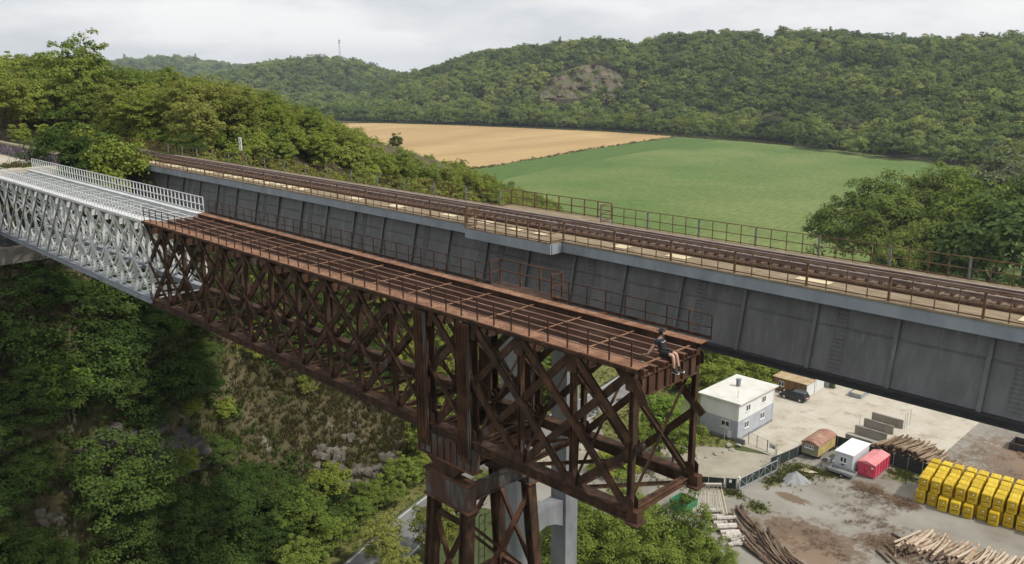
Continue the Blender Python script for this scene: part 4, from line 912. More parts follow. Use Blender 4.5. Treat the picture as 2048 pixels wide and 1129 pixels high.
for i, (s, x, y, zb, h, on_top, u) in enumerate(rows_A):
    r_ = random.random()
    if h < 3.4: key = random.choice(['shrub0', 'shrub1'])
    elif u < 330: key = random.choice(['locust0', 'locust1', 'locust2', 'mid0', 'mid1', 'mid2', 'olive0'])
    elif u < 620: key = random.choice(['locust0', 'locust2', 'olive0', 'olive1', 'olive1', 'mid2'])
    else: key = random.choice(['locust0', 'locust1', 'mid0', 'mid1', 'olive1', 'locust2'])
    n_ind = globals().get('n_ind', 0)
    if n_ind < 190 and u > -60:
        n_ind += 1
        if key.startswith('shrub'): tree(key, x, y, h, 'light green shrub filling a gap in the wood beyond the bridges', 'shrub', 'shrubs in the hillside wood', zb, 1.1, 'shrub')
        elif key.startswith('olive'): tree(key, x, y, h, 'olive green hillside tree in the wood beyond the bridges', 'hillside_tree', 'olive green trees in the hillside wood', zb, 1.05)
        elif key.startswith('mid'): tree(key, x, y, h, 'deep green hillside tree in the wood beyond the bridges', 'hillside_tree', 'deep green trees in the hillside wood', zb, 1.05)
        else: tree(key, x, y, h, 'feathery light green locust tree in the wood beyond the bridges', 'locust_tree', 'locust trees in the hillside wood', zb, 1.1)
    else: rest.append((x, y, zb - 0.2, h / 10.0 * 1.05))
if rest:
    rest = np.array(rest); scatter('hillside_wood', rest[:, :3], rest[:, 3], [PROTO[k][0] for k in ('locust0', 'mid1', 'olive1', 'locust2')], 'the rest of the green wood on the hillside')
# understorey filling the hillside wood beyond the bridges
PT = []; S_ = []
for _ in range(6500):
    x = random.uniform(-440, -80) if random.random() < 0.4 else random.uniform(-240, -80); y = random.uniform(43.5, 360)
    if foot_x(y) - x < (-3 if y < 120 else -32) or y < 0.2 * -x - 6: continue
    z = max(0.0, hz1(x, y)); q = px((x, y, z + 2.5)); d = math.hypot(x, y)
    if q[0] < -100 or q[0] > 1115 or inpoly(q[0], q[1], GRASS_PATCH): continue
    lim = np.interp(q[0], [0, 100, 200, 300, 400, 480, 560, 640, 700, 760, 850, 950, 1080, 1130], [112, 116, 126, 134, 158, 178, 206, 238, 266, 295, 322, 348, 392, 415])
    h = min(random.uniform(2.0, 3.8), zat(q[0], lim, d) - z)
    if h < 0.7: continue
    PT.append((x, y, z - 0.1)); S_.append(h / 4.0 * 1.15)
scatter('hillside_understorey', np.array(PT), np.array(S_), [PROTO['shrub0'][0], crown_data('understorey_b', 79, lm_mid, H=4, Rr=2.8, base=0, n_cl=50, per=60, leaf=0.16, clump=0.28, shape='dome')[0], crown_data('understorey', 77, lm_olive, H=4, Rr=2.8, base=0, n_cl=50, per=50, leaf=0.19, clump=0.28, shape='dome')[0]], 'low green scrub filling the hillside wood')
# --- shaded slope under and before the old viaduct
cand = []
for _ in range(6000):
    y = random.uniform(2, 62); x = random.uniform(-99, float(foot_x(y)) + 3)
    cand.append((x, y))
cand = thin_out(cand, lambda p: 2.3)
nS = 0
slope_rest = []
for x, y in cand:
    zb = hz1(x, y)
    if zb < 0: continue
    q = px((x, y, zb + 1)); 
    if q[0] < -120 or q[0] > 1000: continue
    q2 = px((x, y, zb + 4))
    q3 = px((x, y, zb + 5.5))
    if inpoly(q[0], q[1], GRASS_PATCH) or inpoly(q2[0], q2[1], GRASS_PATCH) or inpoly(q3[0], q3[1], GRASS_PATCH) or inpoly(q3[0] + 30, q3[1], GRASS_PATCH):
        if random.random() > 0.13: continue
        h = random.uniform(0.6, 1.7)
    elif inpoly(q[0], q[1], ROCK1) or inpoly(q[0], q[1], ROCK2) or inpoly(q2[0], q2[1], ROCK1) or inpoly(q2[0], q2[1], ROCK2): continue
    else: h = random.uniform(2.6, 6.2)
    if y > 44 and h > 4: h *= 0.8
    if not clear_of_bridges(x, y, zb + h):
        h = random.uniform(1.2, 2.2)
        if not clear_of_bridges(x, y, zb + h): continue
    if -89 < x and 17 < y < 29 and zb > 30: continue
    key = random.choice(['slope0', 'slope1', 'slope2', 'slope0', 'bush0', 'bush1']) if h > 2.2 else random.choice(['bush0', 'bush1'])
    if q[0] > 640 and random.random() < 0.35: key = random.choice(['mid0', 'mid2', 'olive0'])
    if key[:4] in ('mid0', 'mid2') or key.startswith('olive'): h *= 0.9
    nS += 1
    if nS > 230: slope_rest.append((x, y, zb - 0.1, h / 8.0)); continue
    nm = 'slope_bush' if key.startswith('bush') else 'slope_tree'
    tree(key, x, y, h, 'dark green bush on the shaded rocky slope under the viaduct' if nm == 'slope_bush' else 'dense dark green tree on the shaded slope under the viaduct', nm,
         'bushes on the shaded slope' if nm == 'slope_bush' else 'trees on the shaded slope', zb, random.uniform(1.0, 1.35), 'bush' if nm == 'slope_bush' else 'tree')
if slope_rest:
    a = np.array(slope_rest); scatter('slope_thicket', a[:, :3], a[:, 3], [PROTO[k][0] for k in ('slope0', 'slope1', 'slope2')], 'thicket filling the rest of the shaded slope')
def slope_hit(u, v):
    d = ray(u, v); h = math.hypot(d[0], d[1]); r_ = np.arange(55, 300, 0.4); x = d[0] / h * r_; y = d[1] / h * r_
    k = int(np.argmax(CAM_Z + d[2] / h * r_ < np.maximum(0.0, HG[np.clip((y + 5).astype(int), 0, HG.shape[0] - 1), np.clip((x + 500).astype(int), 0, HG.shape[1] - 1)])))
    return float(x[k]), float(y[k]), max(0.0, hz1(x[k], y[k]))
p = slope_hit(150, 850); tree('bright0', p[0], p[1], 6.0, 'bright yellow-green young tree on the dark slope at left', 'young_tree', None, p[2], 1.2)
p = slope_hit(240, 1030); tree('slope1', p[0], p[1], 8.5, 'large leafy tree below the dark rock ledge', 'large_tree', None, p[2], 1.15)
p = slope_hit(600, 1085); tree('mid1', p[0], p[1], 7.5, 'rounded green tree below the pale rock face', 'rounded_tree', None, p[2], 1.1)
# undergrowth and dry grass
def tuft(name, m, n, h, w, seed):
    r_ = np.random.default_rng(seed); V = []; Fq = []
    for i in range(n):
        a = r_.uniform(0, 6.28); d = np.array([math.cos(a), math.sin(a), 0]); o = d * r_.uniform(0, w); s = np.array([-d[1], d[0], 0]) * 0.05
        t = o + d * r_.uniform(0.1, 0.5) * h + np.array([0, 0, h * r_.uniform(0.6, 1.1)]); k = len(V); V += [o - s, o + s, t + s * 0.2, t - s * 0.2]; Fq.append((k, k + 1, k + 2, k + 3))
    return np_data(name, np.array(V), np.array(Fq), m)
lm_dry = leaf_mat('dry_grass_blade', [(0.07, 0.06, 0.024), (0.115, 0.095, 0.042), (0.16, 0.13, 0.07)], 0.2)
lm_grn = leaf_mat('green_grass_blade', [(0.06, 0.085, 0.02), (0.10, 0.125, 0.03), (0.15, 0.16, 0.05)], 0.2)
PT = []; SC_ = []; PK = []
for _ in range(16000):
    y = random.uniform(3, 75); x = random.uniform(-97, float(foot_x(y)))
    z = hz1(x, y)
    if z < 0: continue
    q = px((x, y, z))
    if q[0] < -80 or q[0] > 1010: continue
    PT.append((x, y, z - 0.03)); gpz = inpoly(q[0], q[1], GRASS_PATCH); SC_.append(random.uniform(0.6, 1.5)); PK.append(random.choice([0, 0, 1, 1, 2]) if gpz else random.choice([0, 1, 2, 3]))
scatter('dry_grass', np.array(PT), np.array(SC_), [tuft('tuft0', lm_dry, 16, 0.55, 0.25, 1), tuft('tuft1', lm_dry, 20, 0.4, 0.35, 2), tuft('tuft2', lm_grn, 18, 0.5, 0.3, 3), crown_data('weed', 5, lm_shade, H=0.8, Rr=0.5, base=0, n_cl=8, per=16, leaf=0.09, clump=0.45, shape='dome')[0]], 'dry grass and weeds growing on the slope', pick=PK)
# --- trees at the foot of the tower and round the yard
gb = 'broad bushy trees massed below the open truss end'
for i, (x, y, h, w) in enumerate([(-52, 60, 7.4, 1.15), (-47.5, 64.5, 7.8, 1.1), (-50.5, 69, 6.6, 1.0), (-45.5, 69.5, 7.0, 1.0), (-41.8, 68.8, 6.0, 0.95), (-38.2, 68.0, 4.4, 0.9), (-56.5, 66.5, 5.8, 0.9), (-44, 61, 6.5, 1.1), (-38, 63.5, 5.0, 1.0)]):
    tree('broad0', x, y, h, 'broad bushy green tree in the mass below the open truss end', 'broad_tree', gb, 0.0, w)
for u, v, h, key, lb in [(1318, 905, 8.4, 'bright0', 'bright lime-green tree seen just below the seated person'), (1345, 935, 7.0, 'mid1', 'deep green tree beside the lawn, seen behind the open truss end'), (1285, 925, 5.6, 'mid2', 'small dark tree behind the truss end near the lane'),
                         (1372, 880, 3.2, 'shrub1', 'low shrub against the front left corner of the white house'), (1235, 945, 4.0, 'shrub0', 'roadside shrub seen low through the truss end')]:
    x, y = G(u, v); tree(key, x, y, h, lb, 'yard_tree', None, 0.0, 1.1)
for x, y, h in [(-66, 46, 6.5), (-63.5, 51.5, 7.5), (-66.8, 57, 5.0), (-61, 44, 6.0), (-70.2, 64.5, 3.8)]:
    tree('olive0', x, y, h, 'loose-leaved tree between the road and the steel tower', 'roadside_tree', 'trees between road and tower', 0.0, 1.0)
for x, y, h in [(-78.5, 58, 5), (-80, 64, 6), (-82.5, 70, 6), (-84, 77, 6.5), (-86, 84, 6.5), (-87, 92, 6), (-89, 100, 7), (-92, 108, 7), (-77, 52, 4.5), (-74.5, 49, 4.5), (-72.5, 44, 5), (-70, 38.5, 5.5), (-67.5, 33, 5), (-65, 27, 5), (-78.5, 61, 3.5), (-76.3, 55.5, 3.2)]:
    tree(random.choice(['mid0', 'mid1']), x, y, h, 'green tree at the foot of the slope along the road', 'verge_tree', 'trees along the slope foot', max(0, hz1(x, y)), 1.15)
k = 0
for i in range(56):
    x = random.uniform(-88, -60); y = random.uniform(122, 142) if i < 36 else random.uniform(112.5, 123)
    if x > -64.5 and y < 131: continue
    if i >= 36 and x < -80: x += 14
    tree(random.choice(['shrub0', 'shrub1', 'mid2', 'broad0']), x, y, random.uniform(3.2, 5.5), 'green bush in the thicket behind the white house', 'thicket_bush', 'bushes behind the white house', 0.0, 1.3, 'bush')
for i in range(26):
    x = random.uniform(-60, 0); y = random.uniform(140, 150)
    tree(random.choice(['shrub1', 'mid2', 'mid0']), x, y, random.uniform(3, 5), 'green bush in the hedge between yard and maize field', 'hedge_bush', 'bushes along the field hedge', 0.0, 1.3, 'bush')
def margin(uv, n, spread, z=0.05):
    w = [np.array(G(u, v)) for u, v in uv]; o = []
    for _ in range(n):
        k = random.randrange(len(w) - 1); p = w[k] + (w[k + 1] - w[k]) * random.random() + RNG.normal(0, spread, 2); o.append((p[0], p[1], z))
    return o
mg = margin([(1352, 274), (1180, 299.5), (980, 333.5), (900, 346)], 260, 1.3) + margin([(640, 246.5), (760, 246.5), (900, 250.5), (1040, 256), (1200, 263), (1352, 273)], 700, 1.6) + margin([(1352, 273), (1500, 284), (1700, 302), (1850, 320), (1995, 344)], 900, 1.6)
scatter('field_margin_weeds', np.array(mg), RNG.uniform(0.8, 2.2, len(mg)), [tuft('weed_a', lm_grn, 18, 0.5, 0.6, 60), tuft('weed_b', lm_dry, 18, 0.5, 0.6, 61)], 'ragged weeds along the field margins')
# --- big willows by the field on the right
hero('willow1', 1790, 214, 366, 'broad green willow nearest the maize field, left of its pair', 1.0, 'willow', 0.0)
hero('willow0', 1900, 228, 344, 'taller green willow behind its broader neighbour', 0.95, 'willow', 0.0)
hero('willow0', 1868, 196, 455, 'lower green bush in front of the two willows', 0.85, 'willow_bush', 0.0)
hero('mid0', 1945, 205, 425, 'mid-green tree between the willows and the dark trees at right', 1.0, 'tree', 0.0)
hero('mid1', 1985, 208, 360, 'dark green tree left of the frame edge, beside the willows', 1.0, 'dark_tree', 0.0)
hero('silver0', 2030, 262, 318, 'silvery-leaved tree at the right edge behind the dark trees', 1.0, 'silver_tree', 0.0)
hero('dark1', 2050, 196, 400, 'darkest tree cut by the right edge of the picture', 1.1, 'dark_tree', 0.0)
hero('mid2', 2110, 240, 340, 'deep green tree beyond the right edge trees', 1.0, 'tree', 0.0)
for u, d, h in [(1660, 205, 3.0), (1700, 200, 3.4), (1790, 188, 4.0), (1850, 184, 4.2), (1905, 182, 4.2), (1960, 180, 4.4), (2015, 176, 4.0), (2060, 172, 4.0)]:
    x, y = along(u, d); tree(random.choice(['shrub0', 'bush0', 'shrub1']), x, y, h, 'scrub bush at the foot of the willows behind the far railing', 'scrub_bush', 'scrub below the willows', 0.0, 1.1, 'bush')
# --- tree line along the far edge of the fields
edge = [(480, 236), (600, 240), (680, 243), (760, 246), (900, 250), (1040, 255), (1200, 262), (1352, 271.5), (1500, 283), (1700, 301), (1850, 319), (1995, 343), (2060, 372)]
ew = [G(u, v) for u, v in edge]
acc = 0; rowsH = []
for i in range(len(ew) - 1):
    a = np.array(ew[i]); b2 = np.array(ew[i + 1]); Ls = np.linalg.norm(b2 - a); n_ = np.array([-(b2 - a)[1], (b2 - a)[0]]) / Ls
    if n_ @ a < 0: n_ = -n_
    t_ = 0.0
    while t_ < Ls:
        for off, h0, h1 in ((random.uniform(3, 7), 4.5, 8.0), (random.uniform(11, 17), 8, 14), (random.uniform(24, 34), 9, 15)):
            p = a + (b2 - a) * t_ / Ls + n_ * off; rowsH.append((float(p[0]), float(p[1]), random.uniform(h0, h1), off))
        t_ += random.uniform(6, 8.5)
rowsH = [(px((x, y, h)), x, y, h, off) for x, y, h, off in rowsH]
rowsH = [r_ for r_ in rowsH if -50 < r_[0][0] < 2120]
rowsH.sort(key=lambda r_: -r_[3] * F_PX / math.hypot(r_[1], r_[2]))
lst = []
for i, (q, x, y, h, off) in enumerate(rowsH):
    if i < 110:
        key = random.choice(['mid0', 'mid1', 'mid2', 'locust1', 'locust0', 'dark0', 'olive0', 'locust2'])
        tree(key, x, y, h, 'dark green tree in the tree line along the far field edge' if key[:4] == 'dark' else 'green tree in the tree line along the far field edge', 'field_edge_tree', 'dark trees of the field tree line' if key[:4] == 'dark' else 'green trees of the field tree line', 0.0, random.uniform(1.0, 1.35))
    else: lst.append((x, y, -0.1, h / 9.0))
a = np.array(lst); scatter('field_hedge', a[:, :3], a[:, 3] * 1.25, belt, 'hedge and small trees along the far field edge')
for u, v, h, w, lb in [(1545, 287, 17, 1.5, 'round grey-green willow standing out of the tree line, left of two'), (1690, 299, 18, 1.4, 'round grey-green willow standing out of the tree line, right of two'), (1870, 318, 14, 1.2, 'round grey-green tree near the right end of the tree line'), (1060, 255, 19, 1.3, 'pale tall poplar clump in the tree line below the cliff'), (965, 251, 20, 1.1, 'pale tall poplar left of the cliff')]:
    x, y = G(u, v); d = math.hypot(x, y); x *= (d + 22) / d; y *= (d + 22) / d
    tree('silver0' if h < 19 else 'locust0', x, y, h, lb, 'field_edge_tree', None, 0.0, w)
# --- mast and cottages far away
x, y = along(681, 1490); zb = zat(681, 119, 1490) - 9; zt = zat(679, 80, 1490)
ms = thing('radio_mast', 'thin lattice radio mast on top of the round hill', 'mast', (x, y, zb))
def mp_(k, t): w = 1.5 * (1 - t) + 0.5; a = 2.1 * k; return (x + w * math.cos(a), y + w * math.sin(a), zb + (zt - zb) * t)
mm_ = plain('mast_grey', (0.3, 0.3, 0.32), 0.6)
for k in range(3): MB().tube(mp_(k, 0), mp_(k, 1), 0.22, 0.15, n=6).build('leg', mm_, ms)
for i in range(12):
    for k in range(3): MB().tube(mp_(k, i / 12), mp_(k + 1, (i + 1) / 12), 0.1, n=5).build('brace', mm_, ms)
MB().tube((x, y, zt), (x, y, zt + 4), 0.15, n=6).build('antenna', mm_, ms)
for q in (0.86, 0.95): MB().box(x - 1.3, x + 1.3, y - 1.3, y + 1.3, zb + (zt - zb) * q, zb + (zt - zb) * q + 1.6).build('antenna_head', mm_, ms)
for (u, v, lb) in ((1411, 226, 'tiny white cottage among the trees at the hill foot'), (1300, 220, 'small cottage with pale gable half hidden at the hill foot')):
    d = 705 if u > 1350 else 740; x, y = along(u, d); zb = zat(u, v + 4, d)
    ct = thing('cottage', lb, 'house', (x, y, zb)); wv = plain('cottage_wall' + str(u), (0.75, 0.75, 0.73), 0.8)
    MB().box(x - 2.6, x + 2.6, y - 2.2, y + 2.2, zb - 3, zb + 2.2).build('wall', wv, ct)
    MB().quad_strip([[(xx, y - 2.6, zb + 2.4), (xx, y + 2.6, zb + 2.4), (xx, y, zb + 4.8)] for xx in (x - 2.9, x + 2.9)]).build('roof', plain('cottage_roof' + str(u), (0.5, 0.5, 0.52) if u > 1350 else (0.3, 0.14, 0.09), 0.8), ct)
    MB().box(x + 2.6, x + 2.64, y - 0.5, y + 0.5, zb + 0.8, zb + 1.9).build('window', blk, ct)
# --- rock outcrops on the slope
rockd = mat('dark_ledge_rock', [(0.045, 0.04, 0.038), (0.085, 0.075, 0.07), (0.14, 0.125, 0.11)], scale=0.8, rough=1.0, bump=1.0, bscale=3, stretch=(1, 1, 2.2), bdist=0.12)
rockl = mat('pale_rock', [(0.07, 0.062, 0.05), (0.125, 0.11, 0.09), (0.185, 0.163, 0.135)], scale=0.9, rough=1.0, bump=1.0, bscale=4, bdist=0.12)
def outcrop(name, poly, m, label, strata, seed, bulge=0.8):
    """bedrock breaking through the slope: faceted blocks set into the ground inside a survey outline"""
    import bmesh
    rg = np.random.default_rng(seed); us = [p[0] for p in poly]; vs = [p[1] for p in poly]; bm = bmesh.new(); n = int((max(us) - min(us)) * (max(vs) - min(vs)) / 110)
    for _ in range(n):
        u = rg.uniform(min(us), max(us)); v = rg.uniform(min(vs), max(vs))
        if not inpoly(u, v, poly): continue
        x, y, z = slope_hit(u, v); sz = rg.uniform(0.45, 1.15) * bulge
        q = rg.normal(size=(16, 3)); q /= np.linalg.norm(q, axis=1, keepdims=True); q = np.sign(q) * np.abs(q) ** 0.55
        q *= np.array([sz, sz * 1.5, sz * 0.45]) if strata else np.array([sz * 0.8, sz, sz * 0.9])
        a_ = rg.uniform(-0.4, 0.4); ca, sa = math.cos(a_), math.sin(a_)
        vv = [bm.verts.new((x + 0.25 + p[0] * ca - p[1] * sa, y - 0.15 + p[0] * sa + p[1] * ca, z - 0.3 + p[2] + 0.15 * p[1] * strata)) for p in q]
        r_ = bmesh.ops.convex_hull(bm, input=vv); bmesh.ops.delete(bm, geom=[g for g in r_['geom_interior'] if isinstance(g, bmesh.types.BMVert)], context='VERTS')
    me = bpy.data.meshes.new(name); bm.to_mesh(me); bm.free(); me.materials.append(m); tag(link(name, me), label, 'rock')
outcrop('rock_ledge', [(165, 905), (180, 862), (235, 840), (330, 838), (385, 850), (395, 900), (330, 915), (250, 908)], rockd, 'dark layered rock ledge on the shaded slope', True, 3, 1.2)
outcrop('pale_outcrop', [(618, 885), (650, 872), (700, 905), (735, 935), (725, 975), (660, 965), (630, 930)], rockl, 'pale weathered rock face on the dry grass slope', False, 9)
outcrop('small_outcrop', [(755, 905), (772, 880), (783, 905), (778, 945), (762, 958), (745, 940)], rockl, 'small pale rock knob beside the dark trees right of the grass slope', False, 14)
outcrop('broken_outcrop', [(75, 1030), (95, 1000), (135, 1005), (150, 1030), (120, 1050)], rockl, 'small patch of broken rock at the lower left', False, 19, 0.5)
outcrop('narrow_outcrop', [(675, 850), (715, 828), (735, 840), (705, 868), (680, 880)], rockl, 'narrow rock rib above the pale rock face', False, 24, 0.5)
# ------------------------------------------------------------------ yard
wallw = mat('house_white', [(0.66, 0.66, 0.64), (0.76, 0.76, 0.74), (0.8, 0.8, 0.78)], scale=0.6, rough=0.85, stretch=(1, 1, 0.4))
wallg = mat('house_grey_blue', [(0.34, 0.36, 0.40), (0.41, 0.43, 0.47), (0.45, 0.47, 0.5)], scale=0.6, rough=0.85)
roofw = mat('roof_pale', [(0.56, 0.54, 0.48), (0.66, 0.645, 0.58), (0.73, 0.715, 0.66)], scale=0.4, rough=0.8)
glass = plain('dark_glass', (0.03, 0.035, 0.04), 0.1, 0.0, 0.1, spec=0.8)
framew = plain('window_frame', (0.78, 0.78, 0.76), 0.5, var=0.05)
hx0, hx1, hy0, hy1 = -62.6, -56.4, 100.6, 110.5
ho = thing('white_house', 'two-storey white and grey-blue house with flat pale roof', 'house', ((hx0 + hx1) / 2, (hy0 + hy1) / 2, 0))
MB().box(hx0, hx1, hy0, hy1, 0.35, 2.95).build('lower_wall', wallg, ho); MB().box(hx0, hx1, hy0, hy1, 2.95, 5.55).build('upper_wall', wallw, ho)
MB().box(hx0 - 0.05, hx1 + 0.05, hy0 - 0.05, hy1 + 0.05, -0.2, 0.35).build('plinth', conc, ho)
rf = MB().quad_strip([[(hx0 - 0.35, hy0 - 0.4, 5.55 + d), (hx1 + 0.45, hy0 - 0.4, 5.62 + d), (hx1 + 0.45, hy1 + 0.4, 5.5 + d), (hx0 - 0.35, hy1 + 0.4, 5.45 + d)] for d in (0.0, 0.2)]).build('roof', roofw, ho)
ch = MB().box(-60.3, -59.8, 106.2, 106.7, 5.6, 6.7).box(-60.36, -59.74, 106.14, 106.76, 6.7, 6.85).build('chimney', conc, rf)
MB().tube((-57.6, 102.2, 5.7), (-57.6, 102.2, 6.9), 0.03, n=6).build('aerial', darkst, rf)
def window_x(par, x, y, z, w, h, s=1):     # on a wall facing +X
    f = MB().box(x - 0.02, x + 0.06 * s, y - w / 2, y + w / 2, z, z + h).build('window', framew, par)
    for a in (-1, 1): MB().box(x + 0.061, x + 0.07, y + a * w / 4 - w / 4 + 0.07, y + a * w / 4 + w / 4 - 0.07, z + 0.09, z + h - 0.09).build('pane', glass, f)
    MB().box(x, x + 0.14, y - w / 2 - 0.08, y + w / 2 + 0.08, z - 0.09, z - 0.02).build('sill', framew, f)
def window_y(par, x, y, z, w, h):          # on a wall facing -Y
    f = MB().box(x - w / 2, x + w / 2, y - 0.06, y + 0.02, z, z + h).build('window', framew, par)
    for a in (-1, 1): MB().box(x + a * w / 4 - w / 4 + 0.06, x + a * w / 4 + w / 4 - 0.06, y - 0.07, y - 0.061, z + 0.09, z + h - 0.09).build('pane', glass, f)
    MB().box(x - w / 2 - 0.08, x + w / 2 + 0.08, y - 0.14, y, z - 0.09, z - 0.02).build('sill', framew, f)
for y in (102.9, 107.3):
    window_x(ho, hx1, y, 1.45, 1.1, 1.0); window_x(ho, hx1, y + 0.2, 3.95, 1.1, 0.95)
window_y(ho, -58.4, hy0, 1.6, 1.3, 1.0)
MB().box(-58.0, -57.4, hy0 - 0.06, hy0, 0.2, 1.3).build('hatch', framew, ho); MB().tube((hx1 + 0.12, hy1 - 0.15, 0.2), (hx1 + 0.12, hy1 - 0.15, 5.4), 0.05, n=6).build('downpipe', framew, ho)
# steps / low wall beside the house
lw = thing('low_wall', 'low rough concrete wall at the corner of the white house', 'wall', (-55.7, 100.2, 0)); MB().box(-56.4, -55.0, 100.2, 100.45, 0, 0.75).build('wall', conc, lw)
# brown shed and white garage
brown = mat('brown_cladding', [(0.20, 0.105, 0.045), (0.29, 0.165, 0.075), (0.35, 0.21, 0.10)], scale=1.5, rough=0.8, stretch=(2, 2, 0.3))
brroof = mat('rusty_tin_roof', [(0.3, 0.2, 0.1), (0.42, 0.32, 0.18), (0.55, 0.45, 0.3)], scale=0.7, rough=0.8)
sh = thing('brown_shed', 'brown boarded cabin with rusty tan roof behind the dark car', 'shed', (-59.6, 123.4, 0))
MB().box(-62.6, -56.95, 122.25, 124.9, 0.1, 2.3).build('core', brown, sh)
for i in range(27):
    x = -62.6 + i * 0.21; MB().box(x + 0.01, x + 0.2, 122.19, 122.25, 0.1, 2.3).build('board', brown, sh)
MB().box(-62.8, -56.75, 122.0, 125.05, 2.3, 2.42).build('roof', brroof, sh)
MB().box(-56.95, -56.9, 122.3, 124.85, 0.12, 2.28).build('white_end', mat('shed_white', [(0.6, 0.61, 0.59), (0.74, 0.75, 0.73)], scale=1), sh)
window_y(sh, -61.2, 122.19, 1.0, 0.9, 0.85)
gg = thing('white_garage', 'white garage cabin with grey roof behind the brown shed', 'garage', (-59.6, 126.8, 0))
MB().box(-63.0, -57.0, 125.3, 128.6, 0.0, 2.5).build('wall', plain('garage_white', (0.72, 0.72, 0.7), 0.7), gg); MB().box(-63.3, -56.8, 125.12, 128.8, 2.5, 2.66).build('roof', mat('grey_felt', [(0.17, 0.17, 0.15), (0.25, 0.25, 0.22)], scale=1), gg)
MB().box(-57.0, -56.94, 125.7, 128.2, 0.1, 2.2).build('door', plain('garage_door', (0.66, 0.67, 0.66), 0.6), gg)
dr = thing('garage_row', 'grey sheet-metal shelters half hidden under the railway bridge', 'shelter', (-56, 131, 0))
for i, (y, c) in enumerate(((129.1, 0.3), (131.2, 0.22), (133.0, 0.36))):
    MB().box(-60, -56.4 - 0.2 * i, y, y + 1.7, 0, 2.1).build('shelter_bay', plain('sheet%d' % i, (c, c * 1.02, c), 0.6), dr)
gd = thing('wheelie_bin', 'dark green bin standing beside the white garage', 'bin', (-56.2, 129.6, 0))
MB().quad_strip([[(-56.3, 129.2, 0.1), (-55.7, 129.2, 0.1), (-55.7, 129.9, 0.1), (-56.3, 129.9, 0.1)], [(-56.4, 129.1, 1.0), (-55.6, 129.1, 1.0), (-55.6, 130.0, 1.0), (-56.4, 130.0, 1.0)]]).build('body', plain('bin_green', (0.05, 0.07, 0.04)), gd)
MB().box(-56.45, -55.55, 129.05, 130.05, 1.0, 1.08).build('lid', plain('bin_lid', (0.06, 0.08, 0.05)), gd)
for a in (129.3, 129.8): MB().tube((-55.65, a - 0.05, 0.12), (-55.65, a + 0.05, 0.12), 0.12, n=10).build('wheel', blk, gd)
# flat skip and trailer near the bridge edge
fs = thing('flat_skip', 'low grey open skip with planks standing on the concrete', 'skip', (-51.5, 130, 0))
cx, cy = -51.6, 130.0
for (x0, x1, y0, y1) in ((cx - 1.0, cx + 1.0, cy - 2.0, cy - 1.92), (cx - 1.0, cx + 1.0, cy + 1.92, cy + 2.0), (cx - 1.0, cx - 0.92, cy - 1.92, cy + 1.92), (cx + 0.92, cx + 1.0, cy - 1.92, cy + 1.92)): MB().box(x0, x1, y0, y1, 0.1, 0.75).build('side', steelg, fs)
MB().box(cx - 0.95, cx + 0.95, cy - 1.95, cy + 1.95, 0.1, 0.2).build('floor', brown, fs)
for i in range(4): MB().box(cx - 0.8 + 0.42 * i, cx - 0.5 + 0.42 * i, cy - 1.85, cy + 1.7, 0.5, 0.56).build('plank', cream, fs)
